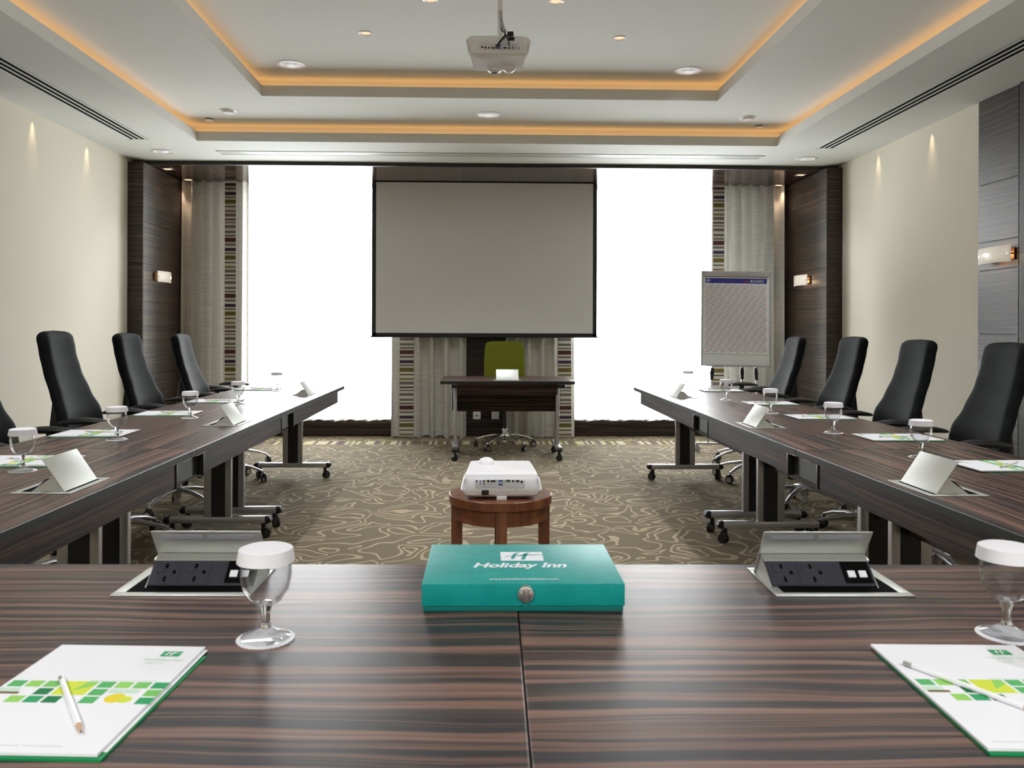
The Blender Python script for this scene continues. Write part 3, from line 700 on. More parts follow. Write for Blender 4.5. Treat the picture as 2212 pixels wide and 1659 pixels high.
for i, (s, y, lab) in enumerate(CH):
    rz = 0 if s < 0 else PI; rj = [.0, .02, -.02, .03, -.03, .02, .0, -.03][i]
    if i == 0: c = ch0; c.location = (chair_x(s), y, 0); c.rotation_euler = (0, 0, rz + rj)
    else: c = dup(ch0, (chair_x(s), y, 0), rz + rj, lab)
    spin(c, SPIN[i] - math.degrees(rj)); c.scale.z = [1.02, 1.025, 1.01, 1., .993, 1.003, .995, .993][i]
low = office_chair(M_fabric, 'swivel_stool', 'black armed swivel seat at the window end of the left table row', 'low armed swivel seats', back=False)
low.location = (-2.19, 7.42, 0)
dup(low, (2.40, 7.42, 0), PI, 'black armed swivel seat at the window end of the right table row')
gc = office_chair(M_green, 'presenter_chair', 'olive green upholstered swivel chair behind the presenter desk', None, arms=False, metal=M_chrome, rot0=R(-90 + 36 + 90), ztop=1.085)
gc.location = (.262, 8.46, 0); gc.rotation_euler = (0, 0, R(-90))
for c in list(gc.children):
    if c.name.startswith('backrest'): bpy.data.objects.remove(c)
b = backrest(gc, M_green, ztop=1.085, zbot=.56, prof=[(0, .40, 0), (.2, .43, .01), (.5, .43, 0), (.8, .42, -.03), (1., .39, -.05)], thick=.07); b.location = (XB, 0, 0)

# ------------------------------------------------------------------ goblets, caps, coasters
def goblet():
    t = empty('water_goblet', (0, 0, 0), 0, 'x', 'glass', 'water goblets with paper caps')
    bo = [(.010, .0505), (.024, .059), (.035, .077), (.039, .098), (.0385, .115), (.036, .134)]
    bi = [(.0345, .134), (.0368, .115), (.0372, .098), (.033, .078), (.022, .062), (.010, .0565)]
    MB().lathe(bo + bi, n=40, closed=True).build('bowl', M_thin, t, ang=60)
    MB().lathe([(.0, .0165), (.0088, .0165), (.0065, .026), (.0068, .04), (.0099, .050), (.0099, .056), (.0, .0575)], n=32).build('stem', M_glass, t, ang=60)
    MB().lathe([(.0, .0012), (.036, .0012), (.0375, .002), (.037, .0035), (.020, .0085), (.0086, .0163), (.0, .0163)], n=40).build('foot', M_thin, t, ang=60)
    n = 60; mb = MB(); vs = []
    prof = [(.0, .1375), (.036, .1385), (.0405, .1365), (.0415, .130), (.0435, .117), (.0425, .117), (.0403, .130), (.0395, .1345), (.0, .1362)]
    for i in range(n):
        a = 2 * PI * i / n; k = 1 + (.008 if i % 2 else -.008)
        for j, (r, z) in enumerate(prof): vs.append((r * (k if 3 <= j <= 6 else 1) * math.cos(a), r * (k if 3 <= j <= 6 else 1) * math.sin(a), z + .0015))
    kk = len(prof); fs = [(i * kk + q, ((i + 1) % n) * kk + q, ((i + 1) % n) * kk + q + 1, i * kk + q + 1) for i in range(n) for q in range(kk - 1)]
    c = MB().add(vs, fs).build('paper_cap', M_cap, t, ang=30)
    c['label'] = 'white pleated paper cap'
    return t
g0 = goblet()
def coaster():
    n = 72; vs = [(0, 0, .0015), (0, 0, 0)]
    for i in range(n):
        a = 2 * PI * i / n; r = .0435 + .0008 * math.cos(a * 36); vs += [(r * math.cos(a), r * math.sin(a), .0015), (r * math.cos(a), r * math.sin(a), 0)]
    fs = []
    for i in range(n):
        j = (i + 1) % n; fs += [(0, 2 + 2 * i, 2 + 2 * j), (1, 3 + 2 * j, 3 + 2 * i), (2 + 2 * i, 3 + 2 * i, 3 + 2 * j, 2 + 2 * j)]
    return MB().add(vs, fs).build('coaster', M_paper, smooth=False)
co0 = coaster()
GL = [(-.328, 1.29, 'on the near table, left'), (.830, 1.285, 'on the near table, right edge'),
      (-1.515, 2.80, 'nearest on the left table row'), (-1.540, 3.575, 'second nearest on the left table row'), (-1.526, 4.43, 'middle of the left table row'), (-1.507, 5.233, 'second farthest on the left table row'), (-1.525, 6.30, 'farthest on the left table row'),
      (1.66, 3.08, 'nearest on the right table row'), (1.642, 3.813, 'second nearest on the right table row'), (1.658, 4.692, 'middle of the right table row'), (1.656, 5.541, 'second farthest on the right table row'), (1.681, 6.658, 'farthest on the right table row')]
for i, (x, y, w) in enumerate(GL):
    if i == 0: g, c = g0, co0
    else:
        g = dup(g0, (0, 0, 0), 0, 'x'); c = co0.copy(); COL.objects.link(c)
    g.location = (x, y, TZ + .0015); g.rotation_euler = (0, 0, i * .7); g['label'] = 'stemmed glass with white cap, ' + w
    c.location = (x, y, TZ); tag(c, 'white coaster under the glass ' + w, 'coaster', 'paper coasters under the glasses')

# ------------------------------------------------------------------ writing pads and pencils
PG = {k: mat('ink_' + k, c, .6, spec=.2) for k, c in dict(green=(.09, .42, .13), lime=(.28, .60, .12), mid=(.18, .52, .12), dark=(.01, .19, .06), teal=(.03, .33, .12), yellow=(.62, .70, .06), lemon=(.75, .62, .03), bark=(.18, .11, .04), grey=(.5, .6, .6), pale=(.55, .72, .6)).items()}
def hlogo(mb, x0, y0, w, h, z, mi_field, mi_cut):
    """small field with a slanted two-stroke letter cut in it"""
    mb.box(x0, x0 + w, y0, y0 + h, z, z + .0002, mi_field)
    def stroke(pts, wd):
        for (xa, ya), (xb, yb) in zip(pts[:-1], pts[1:]):
            mb.add([(x0 + w * xa, y0 + h * ya, z + .0003), (x0 + w * (xa + wd), y0 + h * ya, z + .0003), (x0 + w * (xb + wd), y0 + h * yb, z + .0003), (x0 + w * xb, y0 + h * yb, z + .0003)], [(0, 1, 2, 3)], mi_cut)
    stroke([(.22, .20), (.24, .26), (.27, .55), (.32, .80), (.40, .90)], .085)
    stroke([(.46, .12), (.48, .2), (.52, .55), (.56, .80), (.64, .90)], .095)
    mb.add([(x0 + w * .10, y0 + h * .44, z + .0003), (x0 + w * .5, y0 + h * .60, z + .0003), (x0 + w * 1.0, y0 + h * .66, z + .0003), (x0 + w * 1.0, y0 + h * .71, z + .0003), (x0 + w * .5, y0 + h * .66, z + .0003), (x0 + w * .10, y0 + h * .48, z + .0003)], [(0, 1, 2, 5), (2, 3, 4, 5)], mi_cut)
T_hi = textmesh('Holiday Inn', 1., .25, .012); T_ri = textmesh('Riyadh', 1., .25, .005)
def notepad(detail=True):
    """portrait page, bottom toward -y, origin at its centre"""
    t = empty('writing_pad', (0, 0, 0), 0, 'x', 'writing pad', 'writing pads on green folders'); W, H = .215, .31
    MB().hexa([(-W/2, -H/2 - .004, 0), (W/2 + .006, -H/2 - .004, 0), (W/2 + .010, H/2 - .02, 0), (-W/2, H/2 - .02, 0)], [(-W/2, -H/2 - .004, .003), (W/2 + .006, -H/2 - .004, .003), (W/2 + .010, H/2 - .02, .0015), (-W/2, H/2 - .02, .0015)]).build('green_folder', M_greencard, t, smooth=False)
    MB().box(-W/2 + .006, W/2 + .005, -H/2 + .012, H/2 - .003, .0031, .0036).build('loose_sheet', M_paper, t, smooth=False)
    pg = MB().box(-W/2, W/2, -H/2, H/2, .0038, .0072).build('paper_block', M_paper, t, smooth=False)
    mb = MB(); ks = list(PG); z = .0073
    cw = W / 9.; rh = .0185; gp = .004; y0 = H / 2 - .125
    def cell(c, r, k, cs=1, rs=1):
        xa = -W/2 + .006 + c * (cw + .0); yt = y0 - r * (rh + gp); mb.box(xa, xa + cw * cs - gp, yt - rh * rs - gp * (rs - 1), yt, z, z + .0001, ks.index(k))
    for c, r, k in ((0, 0, 'green'), (1, 0, 'lime'), (2, 0, 'mid'), (5, 0, 'green'), (6, 0, 'lime'), (7, 0, 'mid'), (8, 0, 'teal'), (2, 1, 'dark'), (5, 1, 'green'), (8, 1, 'mid'), (1, 2, 'lime'), (2, 2, 'teal'), (3, 2, 'dark'), (5, 2, 'green'), (8, 2, 'teal')): cell(c, r, k)
    cell(3, 0, 'yellow', 2, 2); 
    xa = -W/2 + .006
    mb.add([(xa + cw * 3.9, y0 - .03, z + .0002), (xa + cw * 5 - gp, y0 - .012, z + .0002), (xa + cw * 5 - gp, y0, z + .0002), (xa + cw * 4.3, y0, z + .0002)], [(0, 1, 2, 3)], ks.index('lime'))
    mb.box(xa - .003, xa + cw * 1.0, y0 - .036, y0 - .0225, z, z + .0001, ks.index('pale')).box(xa, xa + cw * 1.2, y0 - .040, y0 - .034, z, z + .00015, ks.index('bark'))
    mb.cyl((xa + cw * 6.7, y0 - .048, z), (xa + cw * 6.7, y0 - .048, z + .0001), .013, n=24, mi=ks.index('lemon')).cyl((xa + cw * 7.3, y0 - .052, z), (xa + cw * 7.3, y0 - .052, z + .0002), .009, n=20, mi=ks.index('yellow'))
    mb.box(xa + cw * 6, xa + cw * 7.6, y0 - .034, y0 - .0225, z, z + .0001, ks.index('pale'))
    pr = mb.build('printed_blocks', [PG[k] for k in ks], pg, smooth=False)
    mb = MB(); hlogo(mb, W/2 - .052, H/2 - .038, .028, .018, z, 0, 1)
    placed(T_hi, Matrix.Translation((W/2 - .070, H/2 - .054, z + .0002)) @ Matrix.Scale(.0125, 4), mb, 2); placed(T_ri, Matrix.Translation((W/2 - .062, H/2 - .065, z + .0002)) @ Matrix.Scale(.009, 4), mb, 2)
    mb.build('letterhead', [PG['teal'], M_paper, PG['pale']], pg, smooth=False, fixn=False)
    mb = MB()
    for a, b in ((-.095, -.03), (-.027, .01), (.014, .06)): mb.box(a, b, -H/2 + .014, -H/2 + .0155, z, z + .0001)
    mb.box(-.0, .09, y0 + .003, y0 + .004, z, z + .0001)
    mb.build('address_line', PG['grey'], pg, smooth=False)
    return t
np0 = notepad()
def pencil():
    t = empty('pencil', (0, 0, 0), 0, 'x', 'pencil', 'white pencils on the writing pads')
    MB().cyl((-.080, 0, 0), (.052, 0, 0), .0036, n=8).build('barrel', M_white, t, smooth=False)
    MB().cyl((-.091, 0, 0), (-.080, 0, 0), .0035, n=16).build('ferrule', M_steel, t)
    MB().cyl((.052, 0, 0), (.068, 0, 0), .0036, .0011, n=16).build('wood_tip', mat('pencil_wood', (.55, .36, .22), .6), t)
    MB().cyl((.068, 0, 0), (.073, 0, 0), .0011, .0002, n=10).build('lead', M_black, t)
    return t
pe0 = pencil()
NP = [(-.520, 1.092, -3.2, (.018, -.052), -57, 'on the near table at the lower left corner'), (.690, 1.075, -2.3, (-.040, -.009), -60, 'on the near table at the lower right corner'),
      (-1.60, 2.99, -90, (.0, .01), 176, 'nearest on the left table row'), (-1.715, 3.765, -88, (.02, .01), 172, 'second nearest on the left table row'), (-1.71, 4.635, -87, (.02, .01), 174, 'third along the left table row'), (-1.70, 5.41, -90, (.0, .0), 170, 'second farthest on the left table row'), (-1.70, 6.47, -90, (.0, .01), 172, 'farthest on the left table row'),
      (1.84, 2.86, 91, (.02, -.0), 40, 'nearest on the right table row'), (1.842, 3.62, 90, (.01, .0), 14, 'second nearest on the right table row'), (1.845, 4.465, 90, (.0, .01), 12, 'third along the right table row'), (1.86, 5.29, 88, (.0, .0), 10, 'second farthest on the right table row'), (1.87, 6.39, 88, (.0, .0), 8, 'farthest on the right table row')]
for i, (x, y, rz, (dx, dy), prz, w) in enumerate(NP):
    n = np0 if i == 0 else dup(np0, (0, 0, 0), 0, 'x'); p = pe0 if i == 0 else dup(pe0, (0, 0, 0), 0, 'x')
    n.location = (x, y, TZ); n.rotation_euler = (0, 0, R(rz)); n['label'] = 'white writing pad with green printed squares, ' + w
    p.scale = (1.12, 1, 1); p.location = (x + dx, y + dy, TZ + .0072 + .0038); p.rotation_euler = (0, 0, R(prz)); p['label'] = 'white pencil lying on the pad ' + w

# ------------------------------------------------------------------ teal box
t = empty('stationery_box', (.077, 1.532, TZ), R(-.5), 'teal cardboard box with white lettering and a metal twist clasp, on the near table', 'box')
MB().box(-.170, .170, -.124, .130, 0, .012).build('box_base', mat('teal_dark', (.003, .17, .15), .4), t, bevel=.0015)
lid = MB().box(-.1725, .1725, -.126, .133, .009, .047).build('lid', M_teal, t, bevel=.0022)
mb = MB(); hlogo(mb, -.036, .0135, .080, .060, .0472, 0, 1)
mb.build('square_emblem', [M_print, M_teal], lid, smooth=False, fixn=False)
def fit(tm, x0, x1, y0, hh, z):
    xs = [v[0] for v in tm[0]]; k = (x1 - x0) / (max(xs) - min(xs)); return Matrix.Translation((x0 - min(xs) * k, y0, z)) @ Matrix.Diagonal((k, hh, 1, 1))
mb = MB(); T = textmesh('Holiday Inn', 1., .25, .03, .98); placed(T, fit(T, -.087, .084, -.0285, .040, .0473), mb); mb.build('lettering', M_print, lid, smooth=False, fixn=False)
mb = MB(); T = textmesh('www.hiizdiharholidayinn.com', 1., 0, .012); placed(T, fit(T, -.058, .062, -.103, .0125, .0473), mb); mb.build('web_address', M_print, lid, smooth=False, fixn=False)
k0 = Matrix.Rotation(R(90), 3, 'X')
cl = MB().lathe([(.0, .004), (.008, .0042), (.0135, .003), (.0155, .0), (.0155, -.001)], c=(.004, -.1265, .030), n=32, tilt=k0).build('clasp_plate', M_chrome, t)
MB().box(-.0065, -.0015, -.1345, -.127, .024, .036).box(.0095, .0145, -.1345, -.127, .024, .036).box(.002, .006, -.137, -.127, .018, .040).build('twist_catch', M_chrome, cl, bevel=.001)

# ------------------------------------------------------------------ round stool
SX, SY = .094, 3.64
t = empty('round_stool', (SX, SY, 0), 0, 'round reddish-brown wooden stool carrying the white projector', 'stool')
SZ = .50
MB().lathe([(0, SZ), (.221, SZ), (.224, SZ - .003), (.224, SZ - .036), (.221, SZ - .039), (0, SZ - .039)], n=72).build('stool_top', M_walnut, t)
MB().lathe([(.205, SZ - .039), (.205, SZ - .105), (.185, SZ - .105), (.185, SZ - .039)], n=64, closed=True).build('apron_ring', M_walnut, t)
for k in range(4):
    a = -PI / 2 + k * PI / 2; c_, s_ = math.cos(a), math.sin(a)
    def Lp(r, w_, z): return (c_ * r - s_ * w_, s_ * r + c_ * w_, z)
    MB().hexa([Lp(.17, -.017, 0), Lp(.213, -.019, 0), Lp(.213, .019, 0), Lp(.17, .017, 0)], [Lp(.165, -.024, SZ - .039), Lp(.215, -.024, SZ - .039), Lp(.215, .024, SZ - .039), Lp(.165, .024, SZ - .039)]).build('leg', M_walnut, t, bevel=.003)

# ------------------------------------------------------------------ projectors: rear with the sockets faces -y
PBLUE = mat('port_blue', (.06, .08, .35), .4); PRED = mat('port_red', (.45, .05, .04), .4); PYEL = mat('port_cream', (.6, .5, .2), .4); PTINT = mat('label_tint', (.62, .67, .80), .4); PTG = mat('label_green', (.50, .75, .45), .4)
def projector(name, label):
    t = empty(name, (0, 0, 0), 0, label, 'projector', None)
    # body: wide at mid height, tapering to the top
    def ring(z, wb, wf, y0, y1, rr):  # rounded rectangle
        pts = []
        for cx_, cy_, a0 in ((1, 1, 0), (-1, 1, 90), (-1, -1, 180), (1, -1, 270)):
            for q in range(5):
                a = R(a0 + q * 22.5); yy = (y1 - rr if cy_ > 0 else y0 + rr) + rr * math.sin(a); w_ = wf if cy_ > 0 else wb
                pts.append((cx_ * (w_ / 2 - rr) + rr * math.cos(a), yy, z))
        return pts
    lv = [(.008, .29, .27, .012, .235, .02), (.016, .318, .29, .004, .243, .022), (.032, .338, .30, 0, .25, .02), (.036, .336, .30, -.001, .25, .02), (.088, .312, .285, .006, .246, .018), (.1, .302, .28, .012, .24, .02)]
    vs = []; 
    for l in lv: vs += ring(*l)
    n = 20; fs = [(j * n + i, j * n + (i + 1) % n, (j + 1) * n + (i + 1) % n, (j + 1) * n + i) for j in range(len(lv) - 1) for i in range(n)]
    # domed top
    k = len(lv) - 1; base = k * n
    top = ring(.1, .29, .265, .022, .23, .02); top = [(x, y, .103 + .022 * (y / .25)) for x, y, z in top]; vs += top
    fs += [(base + i, base + (i + 1) % n, base + n + (i + 1) % n, base + n + i) for i in range(n)]; fs += [tuple(range(base + n, base + 2 * n)), tuple(range(n - 1, -1, -1))]
    body = MB().add(vs, fs).build('body', M_white, t, ang=22)
    # cooling ribs on both flanks
    for s in (-1, 1):
        mb = MB()
        for q in range(9):
            z = .037 + q * .0058; w_ = .1685 - q * .00132
            mb.tube([(s * (w_ - .014), .0005 + .0006 * q, z), (s * (w_ - .003), .006, z), (s * w_, .03, z), (s * (w_ - .003), .10, z)], .0026, 6)
        mb.build('cooling_ribs', M_white, body)
    # lens hump
    MB().lathe([(0, .036), (.012, .035), (.026, .028), (.036, .015), (.041, -.004)], c=(-.062, .185, .110), n=36).build('lens_hump', M_white, t, ang=60)
    MB().cyl((-.058, .235, .075), (-.058, .262, .075), .032, .030, n=32).build('lens', M_black, t, bevel=.002)
    MB().box(-.062, .058, .048, .066, .1055, .1075).build('button_row', mat('button_grey', (.70, .70, .74), .4), t, bevel=.0008)
    # socket panel
    pn = MB().box(-.112, .098, -.0025, .004, .046, .082).build('socket_panel', mat('panel_white', (.76, .76, .83), .45), t, bevel=.002)
    tint = MB().box(-.085, -.030, -.0029, -.0024, .050, .080).box(-.026, .008, -.0029, -.0024, .055, .081).build('label_field', PTINT, pn, smooth=False)
    MB().box(.008, .036, -.0029, -.0024, .068, .081).build('green_label_field', PTG, pn, smooth=False)
    def rnd(x, z, r, m, nme='round_port'):
        MB().cyl((x, -.0028, z), (x, -.0045, z), r * 1.45, n=18).cyl((x, -.0046, z), (x, -.005, z), r, n=16, mi=1).build(nme, [M_white, m], pn, smooth=False)
    for x, z, r, m in ((-.104, .075, .0035, M_deep), (-.089, .075, .0028, PBLUE), (-.089, .065, .0028, PBLUE), (-.073, .075, .004, M_deep), (-.073, .064, .004, PRED), (-.056, .076, .005, M_deep), (-.056, .064, .004, PYEL), (.048, .075, .0045, M_deep), (.084, .072, .005, M_deep)): rnd(x, z, r, m)
    for x, z, w_, m in ((-.035, .075, .0185, M_deep), (-.004, .076, .016, PBLUE), (-.004, .061, .016, PBLUE), (.028, .076, .016, M_black), (.067, .075, .0125, M_deep)):
        MB().box(x - w_ / 2 - .002, x + w_ / 2 + .002, -.004, -.002, z - .0045, z + .0045).box(x - w_ / 2, x + w_ / 2, -.0045, -.003, z - .003, z + .003, 1).build('video_port', [M_steel, m], pn, smooth=False)
    MB().box(-.083, -.053, -.004, .006, .017, .037).build('power_inlet', [M_black], t, bevel=.003)
    MB().box(.062, .064, -.002, .004, .034, .039).build('lock_slot', M_deep, t, smooth=False)
    return t
pj = projector('projector', 'white projector standing on the round wooden stool'); pj.location = (.094, 3.475, SZ + .006)
MB().box(-.02, .022, .0, .03, -.006, .010).build('front_foot', M_white, pj, bevel=.002)
for x in (-.12, .12): MB().cyl((x, .19, -.006), (x, .19, .01), .008, n=12).build('rear_foot', M_black, pj)
# hung upside down under the ceiling
pc = empty('ceiling_projector', (.092, 4.30, 2.745), 0, 'white projector hanging upside down from a white pole under the ceiling', 'projector')
inner = projector('tmp', 'x')
rotm = Matrix.Rotation(PI, 4, 'Y')
for c in list(inner.children):
    c.parent = pc; c.matrix_local = rotm @ c.matrix_local
bpy.data.objects.remove(inner)
MB().box(-.06, .10, .05, .19, -.012, .008).build('mount_plate', M_white, pc, bevel=.003)
MB().cyl((.012, .13, 0), (.012, .13, Z3 - 2.745), .0135, n=24).build('ceiling_pole', M_white, pc)
MB().lathe([(0, 0), (.05, -.0), (.048, -.01), (.02, -.018), (0, -.018)], c=(.012, .13, Z3 - 2.745), n=30).build('ceiling_flange', M_white, pc)
MB().lathe([(0, -.022), (.022, -.021), (.036, -.012), (.04, 0)], c=(-.015, .215, -.118), n=30).lathe([(0, -.0228), (.018, -.0222), (.026, -.018)], c=(-.015, .215, -.118), n=24, mi=1).build('sensor_puck', [M_white, M_black], pc)
def cv(pts, n=8):
    out = []; P_ = [Vector(pts[0])] + [Vector(p) for p in pts] + [Vector(pts[-1])]
    for i in range(1, len(P_) - 2):
        for k in range(n):
            u = k / n; a, b, c, d = P_[i - 1:i + 3]; out.append(.5 * ((2 * b) + (c - a) * u + (2 * a - 5 * b + 4 * c - d) * u * u + (-a + 3 * b - 3 * c + d) * u ** 3))
    return out + [P_[-2]]
MB().tube(cv([(.02, .11, .09), (.022, .08, .045), (.034, .02, .012), (.032, -.022, -.02), (.008, -.03, -.052), (-.006, -.018, -.07)]), .0055, 10).build('video_cable', M_black, pc)
MB().tube(cv([(.034, .02, .012), (.044, -.012, -.02), (.052, -.016, -.045), (.056, -.008, -.066)]), .0032, 8).build('signal_cable', M_black, pc)
MB().box(.045, .078, -.026, -.006, -.018, .004).build('cable_adapter', M_black, pc, bevel=.004)
MB().box(-.016, .006, -.022, -.003, -.08, -.062).build('video_plug', mat('plug_grey', (.12, .12, .14), .5), pc, bevel=.003)
MB().tube(cv([(.012, .11, .16), (.02, .11, .1), (.03, .07, .05), (.036, .03, .025)]), .008, 8).build('cable_sleeve', mat('sleeve_grey', (.45, .44, .48), .4), pc)

# ------------------------------------------------------------------ flip chart
t = empty('flip_chart', (2.55, 8.2, 0), R(-4), 'white flip chart easel with a blue-headed patterned page, by the right curtain', 'flip chart')
zb, zt, hw = .85, 1.80, .345
tilt = Matrix.Translation((0, 0, zb)) @ Matrix.Rotation(R(-4), 4, 'X') @ Matrix.Rotation(R(.9), 4, 'Y')
def tl(o): o.matrix_local = tilt; return o
H_ = zt - zb
M_board = mat('board_white', (.80, .83, .85), .35)
tl(MB().box(-hw + .008, hw - .008, .002, .016, .008, H_ - .006).build('board', M_board, t, smooth=False))
tl(MB().box(-hw, -hw + .012, -.004, .018, 0, H_).box(hw - .012, hw, -.004, .018, 0, H_).box(-hw, hw, -.004, .018, 0, .012).box(-hw, hw, -.004, .018, H_ - .01, H_).build('board_frame', M_silver, t, bevel=.002))
tl(MB().box(-hw + .02, hw - .025, -.022, .002, H_ - .055, H_ - .012).build('clamp_bar', M_silver, t, bevel=.006))
pw = .322; p0, p1 = .125, H_ - .06
page = tl(MB().box(-pw, pw - .006, -.004, .0015, p0, p1).build('page', mat('page_paper', (.90, .90, .94), .8), t, smooth=False))
NAVY = mat('ink_navy', (.02, .045, .33), .5); INKR = mat('ink_red', (.55, .03, .03), .6); INKB = mat('ink_slate', (.045, .06, .16), .6)
hd = MB().box(-pw + .016, pw - .02, -.0048, -.004, p1 - .062, p1 - .012).build('page_header', NAVY, page, smooth=False)
UP = Matrix.Rotation(R(90), 4, 'X')
mb = MB(); 
T1 = textmesh('KAL', 1., .25, .02); T2 = textmesh('BOARD', 1., .25, .01)
placed(T1, Matrix.Translation((.068, -.0052, p1 - .05)) @ UP @ Matrix.Scale(.034, 4), mb, 0)
placed(T2, Matrix.Translation((.135, -.0052, p1 - .05)) @ UP @ Matrix.Diagonal((.040, .038, .04, 1)), mb, 1)
for r0, r1 in ((.020, .016), (.008, .0)):
    n = 24
    for i in range(n):
        if r1 and i in (20, 21): continue
        a, b = 2 * PI * i / n, 2 * PI * (i + 1) / n; cx_, cz_ = -pw + .044, p1 - .037
        mb.add([(cx_ + r0 * math.cos(a), -.0052, cz_ + r0 * math.sin(a)), (cx_ + r0 * math.cos(b), -.0052, cz_ + r0 * math.sin(b)), (cx_ + r1 * math.cos(b), -.0052, cz_ + r1 * math.sin(b)), (cx_ + r1 * math.cos(a), -.0052, cz_ + r1 * math.sin(a))], [(0, 1, 2, 3)], 1)
mb.box(-.21, .05, -.0052, -.005, p1 - .039, p1 - .037, 0)
mb.build('header_lettering', [INKR, M_print], page, smooth=False, fixn=False)
# slanting rows of the printed word, letter by letter so that the page edge can cut them
mb = MB(); mr = MB(); letters = []
xo = 0.
for ch in 'KALBOARD':
    L_ = textmesh(ch, 1., .25, .035); wd = max(v[0] for v in L_[0]) + .06; letters.append((L_, xo, ch in 'KAL' and len(letters) < 3)); xo += wd
word = xo + .55; sz = .0125; sl = R(15)
bx0, bx1, bz0, bz1 = -pw + .012, pw - .02, p0 + .008, p1 - .070
rows_ = 44; pitch = .0205
for r_ in range(-12, rows_):
    for k in range(-2, 9):
        for L_, ox, red in letters:
            u = (k * word + ox + (r_ % 5) * 1.1) * sz; x = bx0 + u * math.cos(sl); z = bz0 + r_ * pitch + u * math.sin(sl)
            if bx0 <= x <= bx1 - .008 and bz0 <= z <= bz1 - .009:
                placed(L_, Matrix.Translation((x, -.0046, z)) @ UP @ Matrix.Rotation(sl, 4, 'Z') @ Matrix.Scale(sz, 4), mb, 0 if red else 1)
mb.build('page_pattern', [INKR, INKB], page, smooth=False, fixn=False)
tl(MB().box(-.30, .30, -.03, .0, -.006, .002).build('pen_ledge', M_silver, t, bevel=.002))
for i, (x0_, y0_, x1_, y1_) in enumerate(((-.225, .03, -.30, -.02), (.07, .05, .02, .33), (.20, .03, .30, .06))):
    z0_ = zb + .01; a = Vector((x0_, y0_, z0_)); b = Vector((x1_, y1_, .075)) if i != 1 else Vector((.16, .36, .03))
    if i == 2: b = Vector((.235, -.02, .075))
    if i == 0: b = Vector((-.275, -.02, .075))
    lg = MB().cyl(a, b, .0095, n=16).build('leg', M_chrome, t)
    d = (b - a).normalized(); MB().cyl(a + d * .03, a + d * .15, .017, n=16).cyl(a + d * .06, a + d * .10, .021, n=16).build('leg_collar', M_black, lg)
MB().box(-.40, .36, -.03, -.01, .070, .092).build('foot_rail', M_silver, t, bevel=.003)
for x in (-.385, .34):
    mb = MB(); caster(mb, x, -.02, .03, .003, turn=.2, mj=0); mb.build('caster', mat('grey_wheel', (.35, .35, .36), .5) if 'grey_wheel' not in MATS else MATS['grey_wheel'], t)

# ------------------------------------------------------------------ wall lamps
def sconce(label, loc, rz):
    t = empty('wall_lamp', loc, rz, label, 'wall lamp', 'curved opal glass wall lamps')   # front is -y
    def P(u, v):
        x = -.18 + .36 * u; return (x, -.02 - .06 * math.cos((u - .5) * 2.4), -.055 + .11 * v)
    MB().grid(P, 24, 2).build('glass_shade', M_opal, t, solid=.006, fixn=False, ang=60)
    MB().box(-.17, .17, -.012, 0, -.04, .04).build('back_plate', mat('bronze', (.30, .14, .06), .3, metal=1.) if 'bronze' not in MATS else MATS['bronze'], t, bevel=.003)
    for s in (-1, 1): MB().cyl((s * .155, -.012, 0), (s * .155, -.055, 0), .006, n=14).build('fixing_stud', M_chrome, t)
    MB().tube([(.03, -.03, 0), (.13, -.03, 0)], .012, 12).build('bulb', M_bulb, t)
    return t
s0 = sconce('opal glass wall lamp on the left wood pilaster', (-3.27, 8.60, 1.73), R(90))
s1 = dup(s0, (3.44, 8.72, 1.735), R(-90), 'opal glass wall lamp on the right wood pilaster, above the farthest chair')
dup(s0, (XR - .012, 5.64, 1.735), R(-90), 'opal glass wall lamp on the wood panel strip at the right edge')
for x, y, s in ((-3.22, 8.7, 1), (3.39, 8.76, -1), (XR - .062, 5.64, -1)):
    light('POINT', 'sconce_glow', (x, y + (-.05 if s < 0 else .05), 1.733), 1.1, (1, .66, .35), shadow_soft_size=.02)

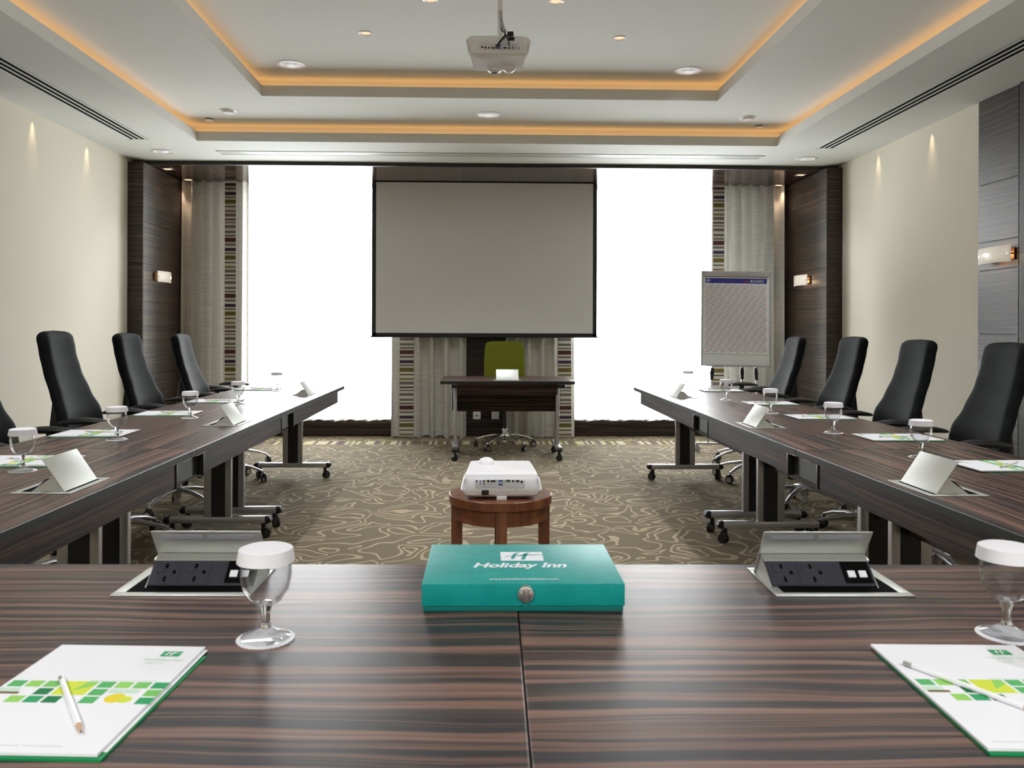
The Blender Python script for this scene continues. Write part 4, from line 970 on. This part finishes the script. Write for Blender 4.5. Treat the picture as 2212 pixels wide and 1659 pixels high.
# wall sockets on the pier behind the desk
for i, (x, lab) in enumerate(((-.028, 'white data socket plate on the dark pier, left'), (.181, 'white power socket plate on the dark pier, right'))):
    t = empty('wall_socket', (x, YW - .02, .235), 0, lab, 'wall socket', None)
    MB().box(-.043, .043, -.008, 0, -.043, .043).build('face_plate', M_white, t, bevel=.002)
    if i == 0: MB().box(-.014, .014, -.009, -.0075, -.006, .004).build('data_port', M_deep, t, smooth=False)
    else: MB().box(-.003, .003, -.009, -.0075, .008, .018).box(-.014, -.008, -.009, -.0075, -.012, -.007).box(.008, .014, -.009, -.0075, -.012, -.007).build('pin_hole', M_deep, t, smooth=False)

# ------------------------------------------------------------------ light and camera
w = bpy.data.worlds.new('sky'); S.world = w; w.use_nodes = True
bg = w.node_tree.nodes['Background']; bg.inputs[0].default_value = (.93, .97, 1., 1); bg.inputs[1].default_value = 22.
for a, b in ((-2.70, -.95), (1.02, 2.62)):
    o = light('AREA', 'window_portal', ((a + b) / 2, YW + .16, 1.5), 1., rot=(R(-90), 0, 0), shape='RECTANGLE', size=b - a, size_y=2.6)
    o.data.cycles.is_portal = True

cam = bpy.data.cameras.new('camera'); co = bpy.data.objects.new('camera', cam); COL.objects.link(co); S.camera = co
f, cx_, hy, H = 1795., 1084., 709., 1.22
yaw = math.atan((cx_ - 1036) / f); roll = .0035
F_ = Vector((math.sin(yaw), math.cos(yaw), 0)); R_ = Vector((math.cos(yaw), -math.sin(yaw), 0)); U_ = Vector((0, 0, 1))
R2 = R_ * math.cos(roll) + U_ * math.sin(roll); U2 = U_ * math.cos(roll) - R_ * math.sin(roll)
co.matrix_world = Matrix(((R2.x, U2.x, -F_.x, 0), (R2.y, U2.y, -F_.y, 0), (R2.z, U2.z, -F_.z, H), (0, 0, 0, 1)))
cam.sensor_width = 36; cam.sensor_fit = 'HORIZONTAL'; cam.lens = f / 2212 * 36; cam.clip_start = .05
cam.shift_x = (1106 - cx_) / 2212; cam.shift_y = -(829.5 - hy) / 2212
cam.dof.use_dof = True; cam.dof.focus_distance = 4.2; cam.dof.aperture_fstop = 11.
S.view_settings.view_transform = 'Standard'; S.view_settings.look = 'None'; S.view_settings.gamma = 1; S.view_settings.use_curve_mapping = False
S.view_settings.exposure = 0.
S.cycles.max_bounces = 10; S.cycles.diffuse_bounces = 6; S.cycles.glossy_bounces = 5; S.cycles.transparent_max_bounces = 12; S.cycles.sample_clamp_indirect = 6.; S.cycles.caustics_reflective = False; S.cycles.caustics_refractive = False
